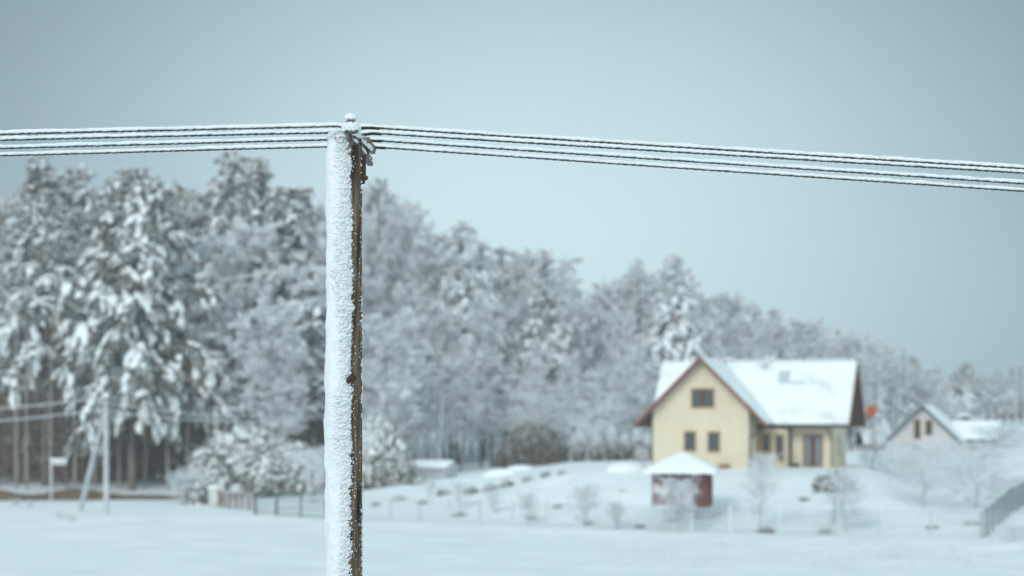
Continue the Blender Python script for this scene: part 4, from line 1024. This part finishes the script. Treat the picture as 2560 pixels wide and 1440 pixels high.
# downpipes
mb = MB(); mb.tube([(wr + .55, 3.6, 2.72), (wr + .3, 2.6, 2.35), (wr + .06, .75, 2.0), (wr + .06, .72, 1.7), (wr + .06, .72, -.3)], .045, 6); mb.obj('downpipe', M['pipe'], house)
mb = MB(); x_ = xr - .02; mb.tube([(x_ - .3, ye - .05, ZM - .15), (x_ - .05, yf - .1, 2.2), (x_ - .02, yf - .07, 2.0), (x_ - .02, yf - .07, -.3)], .045, 6); mb.obj('downpipe', M['pipe'], house)
mb = MB(); mb.tube([(wl - .06, .75, 2.6), (wl - .06, .75, -.3)], .05, 6); mb.obj('downpipe', M['pipe'], house)
# narrow window in the right end wall
mb = MB(); mb.box(xr + .003, xr + .05, 7.2, 8.6, .75, 2.05); w_ = mb.obj('window', M['trimcream'], house); mb = MB(); mb.box(xr + .051, xr + .06, 7.45, 8.35, .85, 1.95); mb.obj('pane', M['glass_soft'], w_)
# roof vent, skylight, snow guard
def roof_pt(x, y): return ZM + (y - ye) * (ZR - ZM) / 4.3
x_ = lx_at(1913, 7.4); mb = MB(); mb.tube([(x_, 7.35, roof_pt(0, 7.35)), (x_, 7.35, roof_pt(0, 7.35) + .45)], .10, 8); mb.tube([(x_, 7.35, roof_pt(0, 7.35) + .42), (x_, 7.35, roof_pt(0, 7.35) + .5)], .16, 8); mb.obj('roof_vent', M['plaster'], roof)
x0, x1 = lx_at(1946, 6.4), lx_at(2012, 6.4); mb = MB(); zq = roof_pt(0, 6.35)
mb.bar((x0, 6.35, zq + .22), (x1, 6.35, zq + .22), .05, .12)
for q in range(6): mb.bar((x0 + (x1 - x0) * q / 5, 6.35, zq), (x0 + (x1 - x0) * q / 5, 6.35, zq + .25), .04, .04, up=(0, 1, 0))
mb.obj('snow_guard', M['concrete'], roof)
mb = MB(); x0, x1 = lx_at(1947, 6.9), lx_at(1975, 6.9)
slab(mb, (x0, 6.5, roof_pt(0, 6.5) + .2), (x1, 6.5, roof_pt(0, 6.5) + .2), (x1, 7.2, roof_pt(0, 7.2) + .2), (x0, 7.2, roof_pt(0, 7.2) + .2), .2); mb.obj('skylight', M['skyl'], roof)
# chimneys just showing over the ridge
for px in (1823, 1925):
    x_ = lx_at(px, 9.2); mb = MB(); mb.box(x_ - .3, x_ + .3, 9.0, 9.5, ZR - 1.4, ZR + .22); c_ = mb.obj('chimney', M['tile'], roof); mb = MB(); mb.box(x_ - .34, x_ + .34, 8.96, 9.54, ZR + .225, ZR + .36); mb.obj('cap_snow', M['snow'], c_)
# snow on the attic sill etc. plinth pots by the wall
for q, (px, lb) in enumerate([(1810, 'terracotta trough by the front wall of the yellow house'), (1990, 'dark plant pot beside the porch door')]):
    ly = .2 if q == 0 else 4.4; x_ = lx_at(px, ly); w = HO + Vector((cY * x_ + sY * ly, -sY * x_ + cY * ly, 0)); mb = MB()
    mb.lathe([(0, 0), (.16, 0), (.24, .34), (.2, .34), (.16, .2), (0, .2)], (0, 0, 0), 14); o = mb.obj('plant_pot', M['pot'] if q == 0 else M['dark'], loc=(w.x, w.y, 3.02)); o.scale = (1.6, 1, 1) if q == 0 else (1, 1, 1)
    tag(o, lb, 'plant pot')
# orange dish on a mast at the right end
v = P(2178, 1028, 157.5); root = empty('satellite_dish', (v.x, v.y, 3.05)); mb = MB(); R_ = .36; h_ = v.z - 3.05
mb.tube([(0, .12, -.3), (0, .12, h_ + .1)], .035, 8); mb.tube([(0, .12, h_), (0, -.02, h_)], .03, 6); mb.obj('mast', M['steel'], root)
mb = MB(); prof = [(0, .0), (R_ * .4, -.012), (R_ * .75, -.045), (R_, -.085), (R_ * 1.0, -.065), (R_ * .7, -.02), (0, .02)]
V = []; ns = 28
for (r_, dp) in prof:
    for q in range(ns): V.append((r_ * math.cos(2 * PI * q / ns), dp, h_ + r_ * 1.12 * math.sin(2 * PI * q / ns)))
i = np.arange(len(prof) - 1)[:, None] * ns; j = np.arange(ns)[None, :]; j2 = (j + 1) % ns; mb.add(V, np.stack([i + j, i + j2, i + ns + j2, i + ns + j], -1).reshape(-1, 4)); mb.obj('reflector', M['dish'], root, smooth=True)
mb = MB(); mb.bar((0, 0, h_ - .3), (0, -.4, h_ - .05), .025, .025); mb.box(-.04, .04, -.45, -.37, h_ - .08, h_ + .02); mb.obj('receiver_arm', M['steel'], root)
tag(root, 'orange satellite dish beside the right end of the yellow house', 'satellite dish')

# ============================================================ summerhouse
d = 136.0; gx = at(1706, 0, d); g0 = gz(gx, d); root = empty('summerhouse', (gx, d, CZ - (1262 - HY) / F * d), math.radians(-8))
s = d / F; tag(root, 'small open summerhouse with red-brown boards and a snowy pyramid roof', 'summerhouse')
hw_ = 72 * s; hh = 82 * s
mb = MB()
for q in range(11): mb.box(-hw_, hw_ - 1.0, -hw_ * .8, -hw_ * .8 + .05, .06 + q * .135, .06 + q * .135 + .105)
mb.obj('board_wall', M['boards_frosted'], root)
mb = MB(); mb.box(-hw_, hw_ - 1.0, -hw_ * .8 + .052, -hw_ * .8 + .09, .04, 1.56); mb.obj('snow_lining', M['snow'], root)
mb = MB(); mb.box(hw_ - .72, hw_ - .02, -hw_ * .8 - .03, -hw_ * .8 + .10, -.1, hh + .05); mb.obj('side_panel', M['brickred'], root)
for (px_, py_) in ((-hw_ + .06, -hw_ * .8 + .10), (hw_ - .08, hw_ * .8), (-hw_ + .06, hw_ * .8), (hw_ - 1.05, -hw_ * .8 + .1)):
    mb = MB(); mb.box(px_ - .055, px_ + .055, py_ - .05, py_ + .05, -.1, hh + .03); mb.obj('post', M['brickred'], root)
mb = MB(); mb.box(-hw_, hw_ - 1.1, -hw_ * .8 + .01, -hw_ * .8 + .06, hh - .14, hh + .03); mb.obj('beam', M['brickred'], root)
mb = MB(); mb.box(-hw_, hw_, hw_ * .8 + .06, hw_ * .8 + .1, .0, hh - .2); mb.obj('back_wall', M['brickred'], root)
ro = 92 * s; ra = 44 * s; mb = MB()
mb.add([(-ro, -ro, hh), (ro, -ro, hh), (ro, ro, hh), (-ro, ro, hh), (0, 0, hh + ra)], [(0, 1, 4), (1, 2, 4), (2, 3, 4), (3, 0, 4)]); mb.add([(-ro, -ro, hh), (ro, -ro, hh), (ro, ro, hh), (-ro, ro, hh)], [(0, 3, 2, 1)])
rf = mb.obj('roof', M['soffit'], root)
mb = MB(); r1 = ro + .05; n = 28; V = []; 
for a in range(n + 1):
    for b in range(n + 1):
        x_ = -1 + 2 * a / n; y_ = -1 + 2 * b / n; e = max(abs(x_), abs(y_)); zz = hh + ra * (1 - e) + .17 * (1 - e ** 8) - (.0 if e < 1 else .06) + .02 * math.sin(a * 1.7 + b)
        V.append((x_ * r1, y_ * r1, zz + .01))
i = np.arange(n)[:, None] * (n + 1); j = np.arange(n)[None, :]; mb.add(V, np.stack([i + j, i + n + 1 + j, i + n + 2 + j, i + j + 1], -1).reshape(-1, 4)); mb.obj('roof_snow', M['snow'], rf, smooth=True)

# ============================================================ shed
d = 176.0; x = at(1086, 0, d); s = d / F; root = empty('shed', (x, d, CZ - (1202 - HY) * s), math.radians(-22)); tag(root, 'small grey garden shed with a snowy flat-pitched roof behind the shrubs', 'shed')
w2 = 40 * s; hb = 40 * s; mb = MB(); mb.prism([(-w2, -.3), (w2, -.3), (w2, hb * .85), (0, hb * 1.15), (-w2, hb * .85)], -1.3, 1.3, axis='x'); mb.obj('wall', M['concrete'], root)
mb = MB(); mb.box(-.35, .35, -w2 - .03, -w2 + .02, 0, hb * .78); mb.obj('door', M['plaster'], root)
mb = MB(); slab(mb, (-1.5, -w2 - .2, hb * .82), (1.5, -w2 - .2, hb * .82), (1.5, 0, hb * 1.2), (-1.5, 0, hb * 1.2), .06); slab(mb, (1.5, w2 + .2, hb * .82), (-1.5, w2 + .2, hb * .82), (-1.5, 0, hb * 1.2), (1.5, 0, hb * 1.2), .06); rf = mb.obj('roof', M['plaster'], root)
mb = MB(); snow_slab(mb, (-1.52, -w2 - .22, hb * .83), (1.52, -w2 - .22, hb * .83), (1.52, 0, hb * 1.21), (-1.52, 0, hb * 1.21), .16, 8, 20, 12); snow_slab(mb, (1.52, w2 + .22, hb * .83), (-1.52, w2 + .22, hb * .83), (-1.52, 0, hb * 1.21), (1.52, 0, hb * 1.21), .16, 9, 20, 12); mb.obj('roof_snow', M['snow'], rf, smooth=True)

# ============================================================ neighbour's house on the right
d = 206.0; s = d / F; base = CZ - (1150 - HY) * s; cx = at(2305, 0, d); root = empty('grey_house', (cx, d, base), math.radians(-15)); tag(root, 'grey plastered gabled house with dark eaves and a low snowy extension', 'house')
za = CZ - (1011 - HY) * s - base; ze = CZ - (1108 - HY) * s - base; hg = 102 * s
slope = (za - ze) / hg
mb = MB(); ww = hg - .35; mb.prism([(-ww, -1), (ww, -1), (ww, za - ww * slope - .1), (0, za - .12), (-ww, za - ww * slope - .1)], .5, 9); mb.obj('wall', M['plaster'], root)
mb = MB(); slab(mb, (-hg, 0, ze), (-hg, 9.5, ze), (0, 9.5, za), (0, 0, za), .16); slab(mb, (hg, 9.5, ze), (hg, 0, ze), (0, 0, za), (0, 9.5, za), .16); rf = mb.obj('roof', M['darkgrey'], root)
for sg in (-1, 1):
    m_ = MB(); V = [(sg * hg, -.05, ze + .02), (0, -.05, za + .03), (0, -.05, za - .24), (sg * hg, -.05, ze - .22), (sg * hg, -.003, ze + .02), (0, -.003, za + .03), (0, -.003, za - .24), (sg * hg, -.003, ze - .22)]
    m_.add(V, [(0, 1, 2, 3), (4, 7, 6, 5), (0, 4, 5, 1), (3, 2, 6, 7), (0, 3, 7, 4)]); m_.obj('barge_board', M['darkgrey'], rf)
mb = MB(); snow_slab(mb, (-hg, 9.5, ze + .005), (-hg, .05, ze + .005), (0, .05, za + .005), (0, 9.5, za + .005), .18, 31, 30, 20); snow_slab(mb, (hg, .05, ze + .005), (hg, 9.5, ze + .005), (0, 9.5, za + .005), (0, .05, za + .005), .18, 32, 30, 20); mb.obj('roof_snow', M['snow'], rf, smooth=True)
def nz_(py): return CZ - (py - HY) * s - base
for (a, b, c, d2) in ((2286, 2299, 1050, 1097), (2313, 2327, 1052, 1088)):
    x0 = (a - 2305) * s * 1.03; x1 = (b - 2305) * s * 1.03; m_ = MB(); fr = .05; z0, z1 = nz_(d2), nz_(c)
    for (p, q, r_, t_) in ((x0 - .12, x1 + .12, z1, z1 + .12), (x0 - .12, x0, z0, z1), (x1, x1 + .12, z0, z1)): m_.box(p, q, .44, .51, r_, t_)
    w_ = m_.obj('window', M['trimcream'], root); m_ = MB(); m_.box(x0, x1, .46, .49, z0, z1); m_.obj('pane', M['glass'], w_)
mb = MB(); mb.bar((-1.9, -.35, nz_(1106)), (-.2, -.35, nz_(1106)), .8, .08); mb.obj('balcony', M['trimcream'], root)
# extension to the right, lower ridge
xe0, xe1 = hg * .55, hg + 2.7; zr = nz_(1053); zv = nz_(1099)
mb = MB(); mb.box(xe0, xe1 - .3, 5.2, 9, -1, zv); mb.obj('wall', M['plaster'], root)
mb = MB(); slab(mb, (xe0, 4.2, zv), (xe1, 4.2, zv), (xe1, 6.8, zr), (xe0, 6.8, zr), .14); slab(mb, (xe1, 9.4, zv), (xe0, 9.4, zv), (xe0, 6.8, zr), (xe1, 6.8, zr), .14); r2_ = mb.obj('roof', M['darkgrey'], root)
mb = MB(); snow_slab(mb, (xe0, 4.2, zv + .005), (xe1, 4.2, zv + .005), (xe1, 6.8, zr + .005), (xe0, 6.8, zr + .005), .2, 33, 30, 14); snow_slab(mb, (xe1, 9.4, zv + .005), (xe0, 9.4, zv + .005), (xe0, 6.8, zr + .005), (xe1, 6.8, zr + .005), .2, 34, 30, 14); mb.obj('roof_snow', M['snow'], r2_, smooth=True)
mb = MB(); mb.box(hg * .75, hg * .75 + .75, 8.2, 8.8, zr - .6, zr + .42); c_ = mb.obj('chimney', M['darkgrey'], r2_); mb = MB(); mb.box(hg * .75 - .05, hg * .75 + .8, 8.15, 8.85, zr + .43, zr + .6); mb.obj('cap_snow', M['snow'], c_)
# farther low roofs left and right of it
for (pa, pb, yt, yb_, dd, lb) in ((2160, 2235, 1058, 1112, 216, 'long low outbuilding with a snowy roof left of the grey gabled house'),):
    s2 = dd / F; bz = CZ - (1128 - HY) * s2; x0, x1 = at(pa, 0, dd), at(pb, 0, dd); root2 = empty('outbuilding', ((x0 + x1) / 2, dd, bz)); L2 = (x1 - x0) / 2; zt, zv = CZ - (yt - HY) * s2 - bz, CZ - (yb_ - HY) * s2 - bz
    m_ = MB(); m_.box(-L2 + .2, L2 - .2, .5, 5.5, -.5, zv); m_.obj('wall', M['plaster'], root2)
    m_ = MB(); slab(m_, (-L2, 0, zv), (L2, 0, zv), (L2, 3, zt), (-L2, 3, zt), .14); slab(m_, (L2, 6, zv), (-L2, 6, zv), (-L2, 3, zt), (L2, 3, zt), .14); q_ = m_.obj('roof', M['darkgrey'], root2)
    m_ = MB(); snow_slab(m_, (-L2, 0, zv + .005), (L2, 0, zv + .005), (L2, 3, zt + .005), (-L2, 3, zt + .005), .22, 51, 24, 12); snow_slab(m_, (L2, 6, zv + .005), (-L2, 6, zv + .005), (-L2, 3, zt + .005), (L2, 3, zt + .005), .22, 52, 24, 12); m_.obj('roof_snow', M['snow'], q_, smooth=True)
    tag(root2, lb, 'outbuilding')

# ============================================================ fences
def fence(pts, h, step, mpost, mwire, label, name='mesh_fence', vert=None, horiz=8, pw=.06, wt=.012):
    root = empty(name, (pts[0][0], pts[0][1], 0)); tag(root, label, 'fence'); o = np.array([pts[0][0], pts[0][1], 0])
    P2 = []
    for (a, b) in zip(pts[:-1], pts[1:]):
        a = np.array(a); b = np.array(b); n = max(1, int(round(np.linalg.norm(b - a) / step))); P2 += [a + (b - a) * q / n for q in range(n)]
    P2.append(np.array(pts[-1])); P3 = [np.array([p[0], p[1], float(ground_z(p[0], p[1])[0])]) - o for p in P2]
    for p in P3:
        m_ = MB(); m_.box(p[0] - pw / 2, p[0] + pw / 2, p[1] - pw / 2, p[1] + pw / 2, p[2] - .2, p[2] + h + .06, 0); m_.box(p[0] - pw * .6, p[0] + pw * .6, p[1] - pw * .6, p[1] + pw * .6, p[2] + h + .063, p[2] + h + .11, 1); m_.obj('post', [mpost, M['snow']], root)
    for a, b in zip(P3[:-1], P3[1:]):
        m_ = MB()
        for q in range(horiz):
            z_ = .08 + (h - .1) * q / (horiz - 1); m_.bar(a + [0, 0, z_], b + [0, 0, z_], wt, wt * 1.6)
        if vert:
            nv = int(np.linalg.norm(b - a) / vert)
            for q in range(1, nv):
                c = a + (b - a) * q / nv; m_.bar(c + [0, 0, .05], c + [0, 0, h], wt * .8, wt * .8)
        m_.obj('mesh_panel', mwire, root)
def gp(px, py): d = CZ * F / (py - HY); return ((px - HX) / F * d, d)
fence([gp(690, 1293), gp(815, 1299), gp(905, 1302)], 1.55, 2.6, M['green'], M['green'], 'green bar fence running into the near pole from the left', name='green_fence', vert=.11, horiz=4, pw=.09, wt=.022)
fence([gp(905, 1302), gp(1200, 1312), gp(1825, 1335), gp(2205, 1342), gp(2452, 1350)], 1.35, 2.6, M['palepost'], M['palewire'], 'pale wire mesh fence along the front of the garden', vert=None, horiz=9, pw=.12, wt=.016)
a = gp(2455, 1350); fence([a, (31.8, 149), (38, 172)], 1.45, 2.8, M['greendark'], M['greendark'], 'dark green frosted fence climbing away at the right edge', name='green_fence', vert=.6, horiz=6, pw=.08, wt=.013)
# gate beside the green fence
x, y = gp(655, 1288); root = empty('garden_gate', (x, y, gz(x, y))); tag(root, 'green garden gate between two dark green posts', 'gate')
for dx in (-.42, .95):
    m_ = MB(); m_.box(dx - .06, dx + .06, -.06, .06, -.2, 1.5, 0); m_.box(dx - .08, dx + .08, -.08, .08, 1.503, 1.58, 1); m_.obj('post', [M['greendark'], M['snow']], root)
m_ = MB()
for q in range(9): m_.bar((-.32 + q * .145, 0, .1), (-.32 + q * .145, 0, 1.3), .03, .03)
for z_ in (.12, .7, 1.28): m_.bar((-.36, .02, z_), (.89, .02, z_), .035, .04)
m_.obj('leaf', M['green'], root)
# white gate pillar with meter box, dark bin enclosure
x, y = gp(536, 1268); root = empty('gate_pillar', (x, y, gz(x, y))); tag(root, 'white plastered gate pillar with snow on top under the bushes', 'pillar')
m_ = MB(); m_.box(-.36, .28, -.3, .3, -.2, 1.3); m_.obj('shaft', M['white'], root); m_ = MB(); m_.box(.285, .42, -.26, .26, -.2, 1.2); m_.obj('brick_side', M['pot'], root)
m_ = MB(); bv, bf = ICO[1]; m_.add(bv * np.array([.5, .42, .2]) + [0, 0, 1.36], bf); m_.obj('snow', M['snow'], root, smooth=True)
x, y = gp(495, 1262); root = empty('bin_shelter', (x, y, gz(x, y))); tag(root, 'dark open bin shelter left of the white gate pillar', 'bin shelter')
m_ = MB(); m_.box(-.62, .52, .3, .35, -.1, 1.25); m_.box(-.62, -.57, -.3, .3, -.1, 1.25); m_.box(.47, .52, -.3, .3, -.1, 1.25); m_.obj('wall', M['dark'], root)
m_ = MB(); m_.box(-.68, .58, -.36, .4, 1.253, 1.3, 0); m_.box(-.68, .58, -.36, .4, 1.303, 1.42, 1); m_.obj('roof', [M['dark'], M['snow']], root)
m_ = MB(); bv, bf = ICO[1]; m_.add(bv * np.array([.34, .3, .22]) + [.15, -.5, 0], bf); tag(m_.obj('snow_lump', M['snow'], smooth=True, loc=(x, y, gz(x, y))), 'little lump of snow in front of the dark bin shelter', 'snow lump')
# fallen-through frosted bar fence between pillar and gate
a = gp(560, 1270); b = gp(638, 1282); fence([a, b], 1.1, 2.0, M['stub'], M['twig'], 'frosted brown picket fence between the white pillar and the green gate', name='picket_fence', vert=.2, horiz=3, pw=.12, wt=.04)

# ============================================================ distant power poles and their lines
x, y = gp(266, 1288); root = empty('stayed_pole', (x, y, 0)); tag(root, 'frosted concrete power pole with a leaning strut at the left', 'power pole')
tz = CZ - (990 - HY) / F * y
m_ = MB(); m_.tube([(0, 0, -.3), (-.03, 0, tz)], [.20, .13], 10); m_.obj('shaft', M['concrete'], root, smooth=True)
x2, y2 = gp(198, 1276); m_ = MB(); m_.tube([(x2 - x, y2 - y, -.3), (-.08, .2, tz - .7)], [.19, .13], 10); m_.obj('strut', M['concrete'], root, smooth=True)
m_ = MB(); m_.bar((-.3, -.1, tz - .25), (.55, -.1, tz - .25), .09, .09); m_.bar((0, -.1, tz - .8), (.5, -.1, tz - .3), .05, .05); arm_ = m_.obj('crossarm', M['steel'], root)
for q in (-.22, .12, .48):
    m_ = MB(); m_.lathe([(0, 0), (.05, 0), (.07, .08), (.04, .16), (0, .18)], (q, -.1, tz - .2), 10); m_.obj('insulator', M['white'], arm_)
m_ = MB(); bv, bf = ICO[1]; m_.add(bv * np.array([.2, .2, .16]) + [-.03, 0, tz + .05], bf); m_.obj('snow_cap', M['snow'], root, smooth=True)
TA = Vector((x, y - .1, tz))
d2 = 191.0; xb = at(1098, 0, d2); gb = gz(xb, d2); tb = P(1106, 974, d2)
root = empty('wood_power_pole', (xb, d2, gb)); tag(root, 'thin pale power pole standing behind the garden shed', 'power pole'); m_ = MB(); m_.tube([(0, 0, -.3), (tb.x - xb, 0, tb.z - gb)], [.17, .12], 9); m_.obj('shaft', M['concrete'], root, smooth=True)
m_ = MB(); m_.bar((tb.x - xb - .7, 0, tb.z - gb - .1), (tb.x - xb + .5, 0, tb.z - gb - .1), .09, .09); m_.obj('crossarm', M['steel'], root)
def span(a, b, sag, label, group, r=.034):
    root = empty('power_line', tuple(a)); pts = []
    for q in range(31):
        u = q / 30; p = Vector(a).lerp(Vector(b), u); p.z -= 4 * sag * u * (1 - u); pts.append(p - Vector(a))
    m_ = MB(); m_.tube(pts, r, 6); m_.obj('cable', M['frost'], root, smooth=True); tag(root, label, 'power line', group)
TL = P(-420, 1044, 165)
span(TA + Vector((-.2, 0, -.15)), TL + Vector((0, 0, 0)), .2, 'upper frosted cable running left from the stayed pole', 'cables of the stayed pole')
span(TA + Vector((-.2, 0, -.9)), TL + Vector((0, 0, -.9)), .2, 'lower frosted cable running left from the stayed pole', 'cables of the stayed pole')
span(TA + Vector((.1, 0, -.4)), tb, 1.5, 'upper sagging frosted cable from the stayed pole to the pole behind the shed', 'cables of the stayed pole')
span(TA + Vector((.3, 0, -.95)), tb + Vector((0, 0, -.3)), 1.35, 'lower sagging frosted cable from the stayed pole to the pole behind the shed', 'cables of the stayed pole')
hb_ = P(1668, 985, 163)
span(tb, hb_ + Vector((0, 0, .15)), .3, 'thin upper cable from the shed pole to the yellow house', 'cables to the yellow house', .013)
span(tb + Vector((0, 0, -.45)), hb_, .1, 'thin lower cable from the shed pole to the yellow house', 'cables to the yellow house', .013)

# frosted dead grass showing through the snow of the near field
r = np.random.default_rng(404); nc = 150; cx_ = r.uniform(4, 26, nc); cy_ = r.uniform(98, 121, nc); k = 26
a = np.repeat(np.stack([cx_, cy_, cx_ * 0], 1), k, 0) + r.normal(0, .35, (nc * k, 3)) * [1, 1, 0]; a[:, 2] = ground_z(a[:, 0], a[:, 1])
b = a + unit(r.normal(0, .5, a.shape) + [0, 0, .8]) * r.uniform(.06, .26, len(a))[:, None]; w = r.random(len(a)) < .7
m_ = MB(); m_.strips(a[w], b[w], .03, .015, r, 0); m_.strips(a[~w], b[~w], .02, .01, r, 1); tag(m_.obj('grass', [M['frost'], M['twig']]), 'frosted dead grass poking through the near snow', 'grass', kind='stuff')
# small sign on a post at the left
x, y = gp(128, 1258); root = empty('roadside_sign', (x, y, 0)); s = y / F; tag(root, 'snow-capped board on a thin post beside the lane at the left', 'sign')
m_ = MB(); m_.bar((0, 0, -.3), (0, 0, 112 * s), .12, .12, up=(0, 1, 0)); m_.obj('post', M['concrete'], root)
m_ = MB(); m_.box(-2 * s, 38 * s, -.08, .06, 96 * s, 107 * s); m_.obj('board', M['white'], root)
m_ = MB(); m_.box(-3 * s, 40 * s, -.14, .12, 107.2 * s, 112 * s); m_.obj('snow_cap', M['snow'], root)

# ============================================================ frosty air
m_ = MB(); m_.box(-420, 420, -64, 905, -1.6, 60)
hz = bpy.data.materials.new('haze'); hz.use_nodes = True; t = hz.node_tree; t.nodes.clear()
ho = t.nodes.new('ShaderNodeOutputMaterial'); pv = t.nodes.new('ShaderNodeVolumePrincipled')
pv.inputs['Color'].default_value = (0.90, 0.93, 0.95, 1); pv.inputs['Density'].default_value = 0.00045; pv.inputs['Anisotropy'].default_value = 0.25
t.links.new(pv.outputs[0], ho.inputs['Volume'])
tag(m_.obj('haze', hz), kind='stuff')
